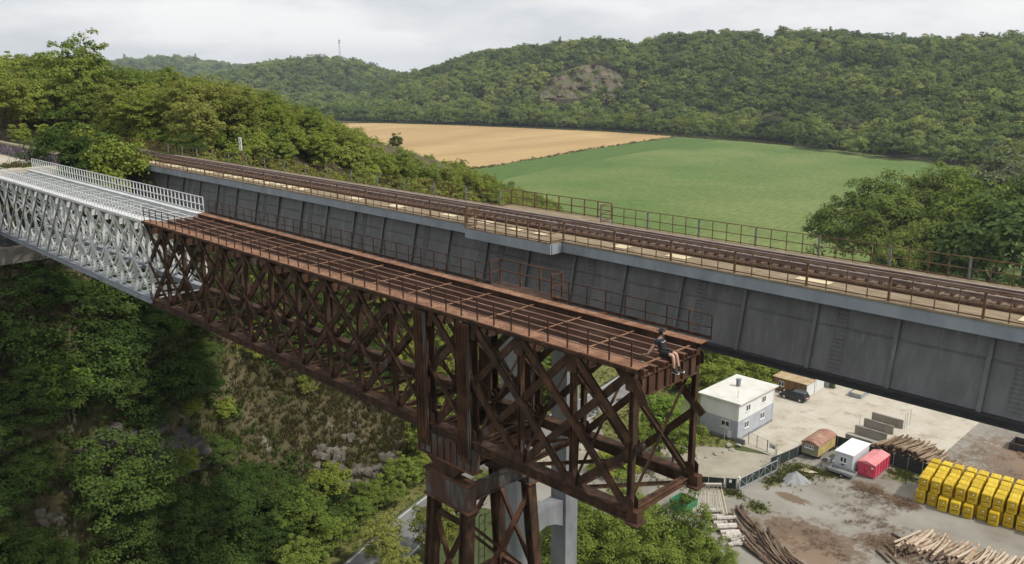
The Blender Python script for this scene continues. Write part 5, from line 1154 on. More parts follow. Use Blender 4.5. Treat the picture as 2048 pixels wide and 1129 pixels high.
# ---- car
def car(x, y, rz, label):
    t = thing('parked_car', label, 'car', (0, 0, 0)); paint = plain('car_paint', (0.028, 0.03, 0.036), 0.25, 0.3, 0.1, spec=0.6)
    prof_ = [(-2.12, 0.32), (-2.2, 0.62), (-2.12, 0.98), (-1.2, 1.03), (0.9, 1.0), (1.85, 0.86), (2.17, 0.66), (2.15, 0.32), (1.85, 0.25), (-1.85, 0.25)]
    def sec(yy, k): return [(px_ * k, yy, pz) for px_, pz in prof_]
    MB().quad_strip([sec(-0.86, 0.985), sec(-0.72, 1.0), sec(0.72, 1.0), sec(0.86, 0.985)]).build('body', paint, t, smooth=False)
    MB().quad_strip([[(-2.05, -0.80, 0.98), (0.95, -0.80, 0.98), (0.95, 0.80, 0.98), (-2.05, 0.80, 0.98)], [(-1.85, -0.66, 1.48), (0.1, -0.66, 1.50), (0.1, 0.66, 1.50), (-1.85, 0.66, 1.48)]]).build('windows', glass, t)
    MB().quad_strip([[(-1.95, -0.68, 1.475), (0.12, -0.68, 1.495), (0.12, 0.68, 1.495), (-1.95, 0.68, 1.475)], [(-1.8, -0.58, 1.56), (-0.05, -0.58, 1.575), (-0.05, 0.58, 1.575), (-1.8, 0.58, 1.56)]]).build('roof', plain('car_roof', (0.10, 0.105, 0.115), 0.3, 0.3, 0.1), t)
    for s in (-1, 1):
        MB().beam((-1.7, s * 0.6, 1.6), (-0.2, s * 0.6, 1.61), 0.04, 0.05).build('roof_bar', steelg, t)
        for xa in (-1.25, -0.3): MB().quad_strip([[(xa - 0.04, s * 0.805, 0.99), (xa + 0.04, s * 0.805, 0.99), (xa + 0.04, s * 0.67, 1.48), (xa - 0.04, s * 0.67, 1.48)], [(xa - 0.04, s * 0.815, 0.99), (xa + 0.04, s * 0.815, 0.99), (xa + 0.04, s * 0.68, 1.48), (xa - 0.04, s * 0.68, 1.48)]]).build('pillar', paint, t)
        MB().box(0.72, 0.92, s * 0.86 - 0.08 + 0.08 * s, s * 0.86 + 0.08 + 0.08 * s, 1.0, 1.14).build('mirror', paint, t)
        MB().box(2.02, 2.18, s * 0.62 - 0.16, s * 0.62 + 0.16, 0.62, 0.78).build('headlight', plain('lamp%d' % s, (0.7, 0.7, 0.7), 0.1), t)
        MB().box(-2.2, -2.08, s * 0.68 - 0.1, s * 0.68 + 0.1, 0.7, 1.0).build('tail_light', plain('tail%d' % s, (0.4, 0.05, 0.04), 0.2), t)
        for xa in (-1.33, 1.32):
            w = MB().tube((xa, s * 0.70, 0.31), (xa, s * 0.88, 0.31), 0.31, n=16).build('wheel', blk, t); MB().tube((xa, s * 0.881, 0.31), (xa, s * 0.895, 0.31), 0.2, n=14).build('rim', plain('rim', (0.6, 0.6, 0.62), 0.3, 0.5), w)
    MB().box(-2.22, -2.15, -0.28, 0.28, 0.62, 0.74).build('number_plate', framew, t)
    t.location = (x, y, 0.04); t.rotation_euler[2] = rz; return t
car(-58.15, 120.75, math.pi, 'dark grey estate car parked beside the brown shed')
car(-47.2, 134.9, math.pi + 0.05, 'dark car mostly hidden under the railway bridge girder')
# ---- yellow workers' wagon
yel = mat('wagon_yellow', [(0.33, 0.25, 0.10), (0.48, 0.37, 0.14), (0.56, 0.45, 0.2)], scale=1.5, rough=0.8)
overlay(yel, (0.16, 0.08, 0.04), 1.5, 0.6, 0.7, (1, 1, 0.5), 0.8)
yelf = mat('wagon_front', [(0.24, 0.22, 0.15), (0.34, 0.31, 0.22)], scale=1.5, rough=0.85)
rroof = mat('wagon_rust_roof', [(0.22, 0.11, 0.08), (0.32, 0.17, 0.125), (0.4, 0.26, 0.19)], scale=0.9, rough=0.85)
overlay(rroof, (0.48, 0.42, 0.24), 0.7, 0.58, 0.68, (1, 1, 1), 0.8)
wg = thing('workers_wagon', 'old yellow wagon with curved rust-red roof beside the dark fence', 'wagon', (-46.6, 105.3, 0))
wx0, wx1, wy0, wy1 = -47.85, -45.45, 102.7, 107.8
MB().box(wx0, wx1, wy0 + 0.02, wy1, 0.55, 2.2).build('body', yel, wg); MB().box(wx0 + 0.01, wx1 - 0.01, wy0 - 0.02, wy0 + 0.02, 0.55, 2.2).build('front_panel', yelf, wg)
arc = [(wx0 - 0.1 + (wx1 - wx0 + 0.2) * i / 10, 2.16 + 0.42 * math.sin(math.pi * i / 10)) for i in range(11)]
MB().quad_strip([[(x, y, z) for x, z in arc] + [(wx1 + 0.1, y, 2.08), (wx0 - 0.1, y, 2.08)] for y in (wy0 - 0.15, wy1 + 0.15)]).build('roof', rroof, wg)
for x in (-47.1, -46.4): window_y(wg, x, wy0 - 0.02, 1.5, 0.52, 0.5)
MB().box(wx0 + 0.15, wx1 - 0.15, wy0 + 0.2, wy1 - 0.2, 0.4, 0.55).build('chassis', darkst, wg)
for y in (wy0 + 0.9, wy1 - 0.9):
    for x in (wx0 + 0.1, wx1 - 0.25): MB().tube((x, y, 0.36), (x + 0.15, y, 0.36), 0.36, n=14).build('wheel', blk, wg)
MB().beam((-46.6, wy0, 0.45), (-46.6, wy0 - 1.0, 0.25), 0.08, 0.08).build('drawbar', darkst, wg)
# ---- white cabin
cb = thing('white_cabin', 'white site cabin with one window behind the small trailer', 'cabin', (-41.7, 104.4, 0))
cx0, cx1, cy0, cy1 = -42.85, -40.5, 102.0, 107.0
cw = mat('cabin_white', [(0.56, 0.6, 0.62), (0.7, 0.73, 0.74)], scale=1.0, rough=0.6, stretch=(4, 4, 0.3))
MB().box(cx0, cx1, cy0, cy1, 0.25, 2.6).build('wall', cw, cb)
rib = MB().box(-0.02, 0.02, -0.02, 0.02, 0, 2.2).mesh('rib', cw)
for i in range(10): link('rib', rib, cb, (cx0 + 0.12 + i * 0.235, cy0 - 0.01, 0.3))
for i in range(18): link('rib', rib, cb, (cx1 + 0.01, cy0 + 0.2 + i * 0.27, 0.3))
MB().box(cx0 - 0.1, cx1 + 0.1, cy0 - 0.12, cy1 + 0.1, 2.6, 2.74).build('roof', plain('cabin_roof', (0.8, 0.8, 0.79), 0.6, var=0.04), cb)
window_y(cb, -41.7, cy0 - 0.02, 1.35, 0.85, 0.8); MB().box(-41.95, -41.6, cy0 - 0.05, cy0, 0.95, 1.1).build('vent', blk, cb)
for x in (cx0 + 0.2, cx1 - 0.35):
    for y in (cy0 + 0.4, cy1 - 0.6): MB().box(x, x + 0.2, y, y + 0.2, 0, 0.25).build('foot', conc, cb)
# ---- small trailer
tl = thing('car_trailer', 'small grey flat trailer parked in front of the white cabin', 'trailer', (-41.4, 101.1, 0))
tm = plain('trailer_grey', (0.33, 0.34, 0.34), 0.5, 0.2)
MB().box(-42.9, -39.7, 100.4, 101.7, 0.42, 0.5).build('bed', tm, tl)
for (x0, x1, y0, y1) in ((-42.9, -39.7, 100.38, 100.42), (-42.9, -39.7, 101.7, 101.74), (-42.92, -42.88, 100.42, 101.7), (-39.72, -39.68, 100.42, 101.7)): MB().box(x0, x1, y0, y1, 0.5, 0.82).build('side', tm, tl)
MB().beam((-42.9, 101.05, 0.45), (-44.3, 101.3, 0.5), 0.09, 0.09).build('drawbar', tm, tl); MB().tube((-44.3, 101.3, 0.0), (-44.3, 101.3, 0.6), 0.05, n=8).build('jockey_stand', darkst, tl)
for y in (100.25, 101.76): 
    w = MB().tube((-41.1, y, 0.28), (-41.1, y + 0.15, 0.28), 0.28, n=14).build('wheel', blk, tl); MB().tube((-41.1, y - 0.012, 0.28), (-41.1, y - 0.002, 0.28), 0.16, n=12).build('rim', tm, w)
# ---- red container with pitched lid
red = mat('container_red', [(0.48, 0.05, 0.09), (0.6, 0.075, 0.125), (0.66, 0.12, 0.16)], scale=1.2, rough=0.6); redl = mat('container_faded_lid', [(0.55, 0.17, 0.18), (0.66, 0.25, 0.25), (0.7, 0.33, 0.31)], scale=0.9, rough=0.75)
overlay(redl, (0.4, 0.12, 0.1), 1.1, 0.58, 0.68, (1, 1, 1), 0.6)
rc_ = thing('red_container', 'faded red steel container with a pitched lid', 'container', (-39.0, 105, 0))
x0, x1, y0, y1 = -40.05, -37.9, 102.7, 107.3
MB().box(x0, x1, y0, y1, 0.12, 1.85).build('body', red, rc_)
MB().quad_strip([[(x0 - 0.06, y, 1.85), (x1 + 0.06, y, 1.85), (x1 + 0.06, y, 1.93), ((x0 + x1) / 2, y, 2.25), (x0 - 0.06, y, 1.93)] for y in (y0 - 0.06, y1 + 0.06)]).build('lid', redl, rc_)
for i in range(6): MB().box(x1, x1 + 0.09, y0 + 0.1 + i * 0.88, y0 + 0.2 + i * 0.88, 0.12, 1.84).build('rib', red, rc_)
for xx in (x0 + 0.02, (x0 + x1) / 2 - 0.3, (x0 + x1) / 2 + 0.25, x1 - 0.12): MB().box(xx, xx + 0.09, y0 - 0.08, y0, 0.12, 1.84).build('rib', red, rc_)
MB().beam(((x0 + x1) / 2 - 0.35, y0 - 0.1, 0.2), ((x0 + x1) / 2, y0 - 0.1, 0.95), 0.07, 0.05, up=(0, 1, 0)).build('brace', red, rc_); MB().beam(((x0 + x1) / 2 + 0.4, y0 - 0.1, 0.2), ((x0 + x1) / 2 + 0.05, y0 - 0.1, 0.95), 0.07, 0.05, up=(0, 1, 0)).build('brace', red, rc_)
MB().box(x1 - 0.45, x1 - 0.15, y0 - 0.012, y0 - 0.002, 1.3, 1.6).build('notice', framew, rc_)
for x in (x0 + 0.2, x1 - 0.3):
    for y in (y0 + 0.3, y1 - 0.4): MB().box(x, x + 0.12, y, y + 0.12, 0, 0.12).build('runner', darkst, rc_)
# ---- fences and gates
dkfence = mat('dark_fence_sheet', [(0.016, 0.024, 0.02), (0.028, 0.04, 0.033), (0.04, 0.055, 0.046)], scale=1.2, rough=0.8)
galv = plain('galvanised', (0.42, 0.44, 0.45), 0.4, 0.3)
def fence(name, pts, h, label, sheetm, step=2.0, z0=0.05):
    f = thing(name, label, 'fence', (*pts[0], 0))
    for a, b2 in zip(pts[:-1], pts[1:]):
        a = Vector(a); b2 = Vector(b2); n = max(1, round((b2 - a).length / step))
        for i in range(n):
            p = a.lerp(b2, i / n); q = a.lerp(b2, (i + 1) / n)
            MB().beam((p.x, p.y, z0 + h / 2), (q.x, q.y, z0 + h / 2), 0.03, h).build('panel', sheetm, f)
            MB().box(p.x - 0.035, p.x + 0.035, p.y - 0.065, p.y + 0.005, 0, h + 0.12).build('post', galv, f)
    return f
fence('screen_fence', [(-48.9, 96.3), (-48.0, 102), (-47.6, 108.4)], 1.45, 'dark green screened fence running up to the yellow wagon', dkfence)
fence('screen_fence', [(-47.4, 108.5), (-41.4, 108.45), (-34.0, 108.3), (-31.5, 108.3)], 1.7, 'dark screened fence behind the wagon, cabin and log stack', dkfence)
fence('screen_fence', [(-53.4, 85.0), (-50.3, 87.1)], 1.45, 'short dark green screened fence left of the wicket gate', dkfence)
sgte = thing('sliding_gate', 'long dark sliding gate with pale diagonal bracing', 'gate', (-48.6, 88.3, 0))
g0 = Vector((-48.75, 88.3)); g1 = Vector((-47.95, 96.2)); 
P3 = lambda t, z, o=0.0: (g0.x + (g1.x - g0.x) * t + o, g0.y + (g1.y - g0.y) * t, z)
for i in range(6): MB().beam(P3(i / 6 + 0.004, 0.85, -0.05), P3((i + 1) / 6 - 0.004, 0.85, -0.05), 0.03, 1.3).build('panel', dkfence, sgte)
MB().beam(P3(0, 1.55), P3(1, 1.55), 0.09, 0.09).build('top_bar', galv, sgte); MB().beam(P3(0, 0.18), P3(1, 0.18), 0.14, 0.16).build('bottom_bar', galv, sgte)
for i in range(7): MB().beam(P3(i / 6, 0.2, 0.03), P3(i / 6, 1.55, 0.03), 0.07, 0.07, up=(0, 1, 0)).build('upright', galv, sgte)
for i in range(6):
    a, b2 = (1.5, 0.25) if i not in (1, 3) else (0.25, 1.5)
    MB().beam(P3(i / 6, a, 0.03), P3((i + 1) / 6, b2, 0.03), 0.05, 0.05).build('brace', galv, sgte)
for t in (-0.01, 1.01): MB().tube(P3(t, 0, 0.0), P3(t, 1.9, 0.0), 0.08, n=8).build('gate_post', galv, sgte)
MB().tube(P3(-0.03, 1.5, 0.05), P3(-0.03, 1.9, 0.05), 0.16, n=10).build('warning_lamp', framew, sgte)
wk = thing('wicket_gate', 'narrow dark wicket gate with a white notice beside the sliding gate', 'gate', (-49.5, 87.6, 0))
MB().beam((-50.1, 87.3, 0.8), (-49.1, 87.95, 0.8), 0.03, 1.4).build('panel', dkfence, wk)
for a, b2 in (((-50.15, 87.25, 0), (-50.15, 87.25, 1.6)), ((-49.05, 88.0, 0), (-49.05, 88.0, 1.6)), ((-50.15, 87.25, 1.55), (-49.05, 88.0, 1.55)), ((-50.15, 87.25, 0.08), (-49.05, 88.0, 0.08))): MB().beam(a, b2, 0.07, 0.07, up=(0, 1, 0.01)).build('frame', galv, wk)
MB().beam((-49.78, 87.46, 1.15), (-49.5, 87.64, 1.15), 0.012, 0.42).build('notice', framew, wk)
ig = thing('mesh_gate', 'open-framed wire mesh gate with a small grey notice at yard entrance', 'gate', (-52.5, 100.5, 0))
gp_ = [(-54.9, 101.05), (-53.4, 100.75), (-51.65, 100.4), (-50.1, 100.15)]
for i, (x, y) in enumerate(gp_): MB().box(x - 0.05, x + 0.05, y - 0.05, y + 0.05, 0, 1.85).build('post', rustg if i == 2 else galv, ig)
for a, b2 in zip(gp_[:-1], gp_[1:]):
    for z in (0.15, 1.75): MB().beam((*a, z), (*b2, z), 0.04, 0.04).build('bar', galv, ig)
    mw = MB()
    for k in range(12):
        t = (k + 0.5) / 12; x = a[0] + (b2[0] - a[0]) * t; y = a[1] + (b2[1] - a[1]) * t; mw.beam((x, y, 0.15), (x, y, 1.75), 0.008, 0.008, up=(1, 0, 0))
    o_ = mw.build('mesh', galv, ig); o_['kind'] = 'stuff'
MB().beam((-51.3, 100.28, 1.2), (-50.3, 100.12, 1.2), 0.02, 0.6).build('notice', plain('notice_grey', (0.45, 0.44, 0.46), 0.6), ig)
MB().beam((-50.75, 100.17, 1.12), (-50.5, 100.13, 1.05), 0.03, 0.16).build('emblem', blk, ig)
lf = thing('wire_fence', 'light wire fence from the mesh gate to the screened fence', 'fence', (-49.5, 99, 0))
for i in range(4): MB().tube((-50.0 + 0.3 * i, 99.9 - 0.9 * i, 0), (-50.0 + 0.3 * i, 99.9 - 0.9 * i, 1.6), 0.03, n=6).build('post', galv, lf)
for z in (0.3, 0.8, 1.3, 1.55): MB().beam((-50, 99.9, z), (-49.1, 97.2, z), 0.012, 0.012).build('wire', galv, lf)
ls = thing('street_sign', 'slim pole with a small plate on the lawn by the house', 'sign', (-57.1, 98.3, 0))
MB().tube((-57.1, 98.3, 0), (-57.1, 98.3, 2.9), 0.045, n=8).build('pole', galv, ls); MB().box(-57.5, -56.7, 98.25, 98.29, 2.75, 3.0).build('plate', galv, ls)
# ---- concrete bunkers
bk = thing('storage_bays', 'row of low concrete bay walls for bulk material', 'bunker', (-43.5, 115, 0))
for (y, xa, xb) in ((111.0, -45.4, -40.7), (114.8, -45.7, -41.2), (118.1, -45.8, -41.6), (121.1, -45.9, -41.4)):
    w = MB().box(xa, xb, y - 0.16, y + 0.16, 0, 1.25).build('bay_wall', mat('bay_concrete%d' % int(y), [(0.2, 0.18, 0.145), (0.29, 0.265, 0.22)], scale=1.1, rough=0.95, stretch=(1, 1, 0.5)), bk)
    MB().box(xa, xb, y - 0.19, y + 0.19, 1.25, 1.32).build('cap', coping, w)
for x, y in ((-45.8, 116.4), (-41.3, 122.3), (-41.2, 121.2), (-41.25, 123.4)): MB().tube((x, y, 0), (x, y, 2.4), 0.04, n=6).build('bay_post', galv, bk)
def heap(name, x, y, r, h, m, label, cat='heap', seed=1):
    a = np.linspace(0, 2 * math.pi, 33)[:-1]; rr = np.linspace(0, 1, 9); V = []; Fq = []
    for i, q in enumerate(rr):
        for t in a:
            w = 1 + 0.12 * math.sin(3 * t + seed) + 0.07 * math.sin(7 * t); z = h * (1 - q) ** 1.1 + random.uniform(-0.04, 0.04) * (0 < q < 1)
            V.append((x + r * q * w * math.cos(t), y + r * q * w * math.sin(t), z - 0.05 * (q == 1)))
    n = len(a)
    for i in range(8):
        for j in range(n): Fq.append((i * n + j, i * n + (j + 1) % n, (i + 1) * n + (j + 1) % n, (i + 1) * n + j))
    return tag(np_mesh(name, np.array(V), np.array(Fq), m, None, True), label, cat)
grv = mat('gravel_heap', [(0.2, 0.2, 0.2), (0.3, 0.3, 0.3), (0.38, 0.38, 0.38)], scale=6, rough=1.0, bump=0.8, bscale=12)
heap('gravel_heap', -45.0, 95.7, 1.75, 1.25, grv, 'cone of grey gravel beside the sliding gate')
heap('sand_heap', -42.2, 113.0, 1.2, 0.6, plain('sand', (0.42, 0.42, 0.38), 1.0), 'small pale heap of sand inside the front concrete bay', seed=4)
heap('earth_mound', -97.2, 24.6, 1.5, 0.7, grassm, 'grassy mound on the sandy path behind the white span', 'mound', seed=2)
# rocks on the lawn
boulder_m = mat('pale_boulder', [(0.3, 0.28, 0.24), (0.45, 0.43, 0.39)], scale=2, rough=1.0, bump=0.5)
for i, (u, v, s) in enumerate([(1477, 893, 0.55), (1464, 902, 0.5), (1457, 893, 0.6), (1430, 910, 0.4), (1446, 906, 0.35), (1398, 918, 0.35), (1413, 917, 0.3)]):
    x, y = G(u, v); r_ = np.random.default_rng(i); V = r_.normal(size=(14, 3)); V /= np.linalg.norm(V, axis=1, keepdims=True); V *= np.array([s, s * 0.8, s * 0.6]) * r_.uniform(0.8, 1.1, (14, 1))
    import bmesh
    bm = bmesh.new(); [bm.verts.new(p) for p in V]; bmesh.ops.convex_hull(bm, input=bm.verts); me = bpy.data.meshes.new('lawn_rock'); bm.to_mesh(me); bm.free(); me.materials.append(boulder_m)
    o = link('lawn_rock', me, None, (x, y, s * 0.3)); tag(o, 'pale boulder lying on the lawn before the white house', 'boulder', 'boulders on the lawn')
# pallet and litter by the gravel heap
pl_ = thing('broken_pallet', 'broken wooden pallet on the grass behind the gravel heap', 'pallet', (-44.9, 98.4, 0))
for i in range(6): MB().beam((-46.0 + 0.08 * i, 98.2 + 0.22 * i, 0.14), (-44.4 + 0.13 * i, 98.6 + 0.12 * i, 0.14 + 0.02 * (i % 2)), 0.12, 0.03).build('board', cream, pl_)
for i in range(2): MB().beam((-45.8 + i * 1.2, 98.1 + i * 0.3, 0.06), (-45.4 + i * 1.1, 99.4, 0.06), 0.08, 0.1).build('bearer', brown, pl_)
for i in range(10):
    x, y = -44.2 + random.uniform(-0.9, 0.7), 103.2 + random.uniform(-0.9, 1.4)
    o = one('scrap_block', MB().box(x - 0.2, x + 0.2, y - 0.15, y + 0.15, 0.0, random.uniform(0.15, 0.5)), conc if i % 2 else framew, 'scrap block dumped between the yellow wagon and white cabin', 'scrap', 'scrap between wagon and cabin')
# ---- timber platform and green skip under the truss end
pf = thing('timber_platform', 'grey slatted platform with a board parapet below the truss end', 'platform', (-48.5, 82.5, 0))
A, B, C, D = [Vector(p) for p in ((-52.2, 84.1), (-50.05, 86.2), (-46.3, 81.4), (-49.3, 78.4))]
wd_ = mat('grey_slat', [(0.3, 0.27, 0.22), (0.4, 0.365, 0.3), (0.46, 0.43, 0.36)], scale=2, rough=0.9, rnd=0.4)
for i in range(18):
    a = A.lerp(B, (i + 0.08) / 18); b2 = A.lerp(B, (i + 0.86) / 18); c = D.lerp(C, (i + 0.86) / 18); d = D.lerp(C, (i + 0.08) / 18)
    MB().prism([a, b2, c, d], 0.3, 0.36 + 0.004 * (i % 3)).build('slat', wd_, pf)
MB().prism([A, B, C, D], 0.0, 0.29).build('base', brown, pf); MB().beam((*B, 0.4), (*C, 0.4), 0.1, 0.16).build('edge_board', cream, pf)
MB().beam((*A, 1.15), (*B, 1.15), 0.35, 0.1).build('parapet_top', wd_, pf); MB().beam((*A, 0.95), (*B, 0.95), 0.1, 0.3).build('parapet_board', wd_, pf)
for i in range(7):
    p = A.lerp(B, i / 6); MB().box(p.x - 0.05, p.x + 0.05, p.y - 0.05, p.y + 0.05, 0.3, 0.85).build('baluster', wd_, pf)
gs = thing('green_skip', 'green open skip beside the timber platform', 'skip', (-51.2, 79.6, 0)); gm_ = plain('skip_green', (0.03, 0.19, 0.09), 0.5, var=0.25)
for (x0, x1, y0, y1) in ((-52.4, -50.0, 78.4, 78.5), (-52.4, -50.0, 80.7, 80.8), (-52.4, -52.3, 78.5, 80.7), (-50.1, -50.0, 78.5, 80.7)): MB().box(x0, x1, y0, y1, 0.1, 1.25).build('side', gm_, gs)
MB().box(-52.35, -50.05, 78.45, 80.75, 0.0, 0.1).build('floor', darkst, gs)
# ---- yellow crates
cyel = mat('crate_yellow', [(0.50, 0.335, 0.012), (0.62, 0.43, 0.02), (0.68, 0.5, 0.04)], scale=1.0, rough=0.5, rnd=0.6)
overlay(cyel, (0.30, 0.2, 0.05), 1.6, 0.58, 0.75, (1, 1, 0.5), 0.6); cyd = plain('crate_slot', (0.27, 0.17, 0.01), 0.7)
def crate_proto():
    t = thing('yellow_crate', 'x', 'crate', (0, 0, 0)); w, d, h = 0.53, 0.6, 1.6
    def rr(k, z, c=0.09): return [(-w * k + c, -d * k, z), (w * k - c, -d * k, z), (w * k, -d * k + c, z), (w * k, d * k - c, z), (w * k - c, d * k, z), (-w * k + c, d * k, z), (-w * k, d * k - c, z), (-w * k, -d * k + c, z)]
    MB().quad_strip([rr(0.9, 0.0), rr(0.98, 0.1), rr(1.0, 0.25), rr(1.0, h - 0.14), rr(0.96, h - 0.03), rr(0.88, h)]).build('body', cyel, t)
    MB().box(-0.36, 0.36, -d - 0.008, -d - 0.001, 0.98, 1.38).build('recess', cyd, t); MB().box(-0.33, 0.33, -d - 0.02, -d - 0.008, 1.02, 1.34).build('flap', cyel, t)
    MB().box(-0.36, 0.36, -d - 0.008, -d - 0.001, 0.3, 0.72).build('recess', cyd, t); MB().box(-0.3, 0.3, -d - 0.018, -d - 0.009, 0.36, 0.54).build('flap', cyel, t)
    MB().box(0.04, 0.2, -d - 0.032, -d - 0.021, 1.08, 1.26).build('label', framew, t)
    for s in (-0.3, 0.3): MB().box(s - 0.05, s + 0.05, -0.4, 0.4, h, h + 0.035).build('lid_rib', cyel, t)
    return t
proto_c = crate_proto(); first = True
def put_crate(x, y, z, rz, label, group):
    global first
    if first: o = proto_c; first = False; o.location = (x, y, z); o.rotation_euler[2] = rz; o['label'] = label; o['group'] = group
    else: o = copy_tree(proto_c, (x, y, z), rz, None, label, group)
for i in range(13):
    bx = -31.45 + i * 1.33; by = 101.35 + i * 0.17; shift = 0.0
    low_y = by - (0.75 if i in (2, 3, 4, 6, 9) else 0.15)
    put_crate(bx - 0.12, low_y, 0.02, 0.12, 'bottom front-row yellow crate %s, %s from the left' % ('pulled forward' if i in (2, 3, 4, 6, 9) else 'under its twin', ORD[i]), 'pulled-out bottom crates' if i in (2, 3, 4, 6, 9) else 'bottom crates of the front row')
    zt_ = 1.66
    for j in range(5 if i < 11 else 4):
        y = by + 0.1 + j * 1.26 + (0.35 if j == 4 else 0) + random.uniform(-0.06, 0.06); x = bx - j * 0.16 + random.uniform(-0.05, 0.05)
        if j > 0 or i in (2, 3, 4, 6, 9): put_crate(x, y + (0.42 if j == 0 else 0), 0.02, 0.12, 'bottom yellow crate in the %s row back, %s from the left' % (ORD[j], ORD[i]), 'bottom crates behind the front row')
        z = zt_
        put_crate(x, y, z, 0.12 + random.uniform(-0.07, 0.07), ('top front-row yellow crate, %s from the left' % ORD[i]) if j == 0 else ('top yellow crate in the %s row back, %s from the left' % (ORD[j], ORD[i])),
                  'top crates of the front row' if j == 0 else ('top crates of the back row' if j == 4 else 'top crates of the middle rows'))
# ---- log piles
bark1 = mat('log_bark', [(0.11, 0.07, 0.045), (0.21, 0.145, 0.092), (0.33, 0.25, 0.17)], scale=2, rough=0.95, rnd=0.5); cut_d = plain('log_end_dark', (0.08, 0.05, 0.035), 0.95, var=0.5); cut_l = plain('log_end_pale', (0.42, 0.3, 0.19), 0.9, var=0.3)
bark2 = mat('peeled_log', [(0.26, 0.185, 0.12), (0.4, 0.3, 0.205), (0.54, 0.44, 0.33)], scale=1.5, rough=0.9, rnd=0.6); birch = mat('birch_bark', [(0.12, 0.11, 0.10), (0.42, 0.39, 0.34), (0.62, 0.58, 0.52)], scale=3.5, rough=0.9, rnd=0.3)
brbark = mat('brown_branch', [(0.07, 0.045, 0.03), (0.14, 0.095, 0.065), (0.23, 0.17, 0.12)], scale=2, rough=0.95, rnd=0.5)
def log_mesh(name, Ln, r, bend, mats, seed, taper=0.75):
    rg = random.Random(seed); pts = []; rad = []
    for i in range(4):
        t = i / 3; pts.append((bend * math.sin(t * 3) + rg.uniform(-0.02, 0.02), Ln * (t - 0.5), rg.uniform(-0.02, 0.02) + bend * 0.3 * math.sin(t * 4))); rad.append(r * (1 - (1 - taper) * t))
    mb = MB().path(pts, rad, n=7); mb.mi[-1] = 1; mb.mi[-2] = 1
    me = mb.mesh(name, mats, smooth=False); return me
def put_log(me, x, y, z, rz, ry=0.0, label=None, group=None, name='log'):
    o = link(name, me, None, (x, y, z)); o.rotation_euler = (ry, random.uniform(0, 6.28) * 0, rz); tag(o, label, 'log', group); return o
LA = [log_mesh('logA%d' % i, 5.2, 0.13 + 0.02 * (i % 4), 0.12 + 0.05 * i, [bark1, cut_d], i) for i in range(6)]
LB = [log_mesh('logB%d' % i, 4.6, 0.11 + 0.025 * (i % 4), 0.06 + 0.03 * i, [bark2, cut_l if i % 2 else cut_d], i + 10) for i in range(6)]
LBd = [log_mesh('logBd%d' % i, 2.4, 0.16, 0.05, [brbark, cut_d], i + 50) for i in range(3)]
LC = [log_mesh('logC%d' % i, 4.8 + 0.5 * i, 0.12 + 0.03 * (i % 3), 0.3 + 0.08 * i, [brbark, cut_d], i + 20) for i in range(6)]
LD = [log_mesh('birch%d' % i, 2.3, 0.24 + 0.04 * i, 0.03, [birch, cut_l], i + 30, 0.9) for i in range(4)]
n_ = 0
for k in range(9):
    for i in range(26):
        x = -41.0 + i * 0.315 + (k % 2) * 0.15 + random.uniform(-0.06, 0.06)
        topz = np.interp(x, [-41.2, -39.5, -37.5, -35, -33.5, -32.0], [1.2, 2.0, 2.4, 2.35, 1.7, 0.9]); z = 0.16 + k * 0.27
        if z > topz + random.uniform(-0.2, 0.25): continue
        if z < topz - 1.15 : continue        # rows wholly behind the fence sheet and the front logs
        put_log(random.choice(LA), x, 111.7 + random.uniform(-0.35, 0.35), z, random.uniform(-0.14, 0.10) - 0.12, random.uniform(-0.06, 0.03), 'round log in the stack with dark cut ends behind the fence', 'logs stacked behind the dark fence'); n_ += 1
MB_core = MB().box(-40.8, -33.0, 109.6, 113.8, 0, 0.9); o = MB_core.build('log_stack_core', bark1, None); o['kind'] = 'stuff'
for i in range(26):
    x = -33.4 + i * 0.2 + random.uniform(-0.1, 0.1); put_log(random.choice(LA), x, 112.4 + random.uniform(-0.4, 0.4), 0.18 + max(0, 0.7 - i * 0.03) * random.random(), random.uniform(-0.25, 0.05) - 0.2, 0, 'loose log slumped at the right end of the fenced stack', 'slumped logs right of the fenced stack')
for i in range(105):
    t = i / 105; x = -29.4 + 13.5 * t + random.uniform(-0.15, 0.15); y0 = 90.7 + 3.2 * t
    lay = random.choice([0, 0, 1, 1, 2, 2])
    put_log(random.choice(LB), x, y0 + random.uniform(-0.5, 0.5) + (0.4 if t < 0.25 else 0), 0.14 + lay * 0.24, random.uniform(-0.16, 0.16) - 0.1, random.uniform(-0.03, 0.03), 'pale peeled log in the long low pile at lower right', 'peeled logs of the lower right pile')
for i in range(22):
    t = random.random(); put_log(random.choice(LBd), -29.0 + 9 * t, 88.6 + 2.0 * t + random.uniform(-0.3, 0.4), random.uniform(0.15, 0.75), random.uniform(-0.4, 0.4), 0, 'short dark log at the near ends of the lower right pile', 'short dark logs of the lower right pile')
for i, (u, v, a) in enumerate([(1800, 1080, 1.2), (1812, 1096, 1.15), (1775, 1098, 0.9), (1765, 1115, 0.95), (1785, 1120, 1.0), (1790, 1108, 0.3), (1905, 1092, 1.4)]):
    x, y = G(u, v); put_log(LBd[i % 3], x, y, 0.14, a, 0, 'stray branch log lying left of the lower right pile', 'stray logs left of the pile')
for i in range(58):
    t = random.random(); s = random.uniform(-1, 1)
    p0 = Vector((-44.0, 81.2)).lerp(Vector((-35.6, 76.6)), t); z = 0.15 + random.choice([0, 0.25, 0.5, 0.7]) * (1 - abs(s)) 
    put_log(random.choice(LC), p0.x + 0.5 * s, p0.y + 1.7 * s, z, R(61) + random.uniform(-0.22, 0.22) - math.pi, random.uniform(-0.06, 0.06), 'brown crooked branch in the tangled pile below the truss end', 'crooked branches of the tangled pile')
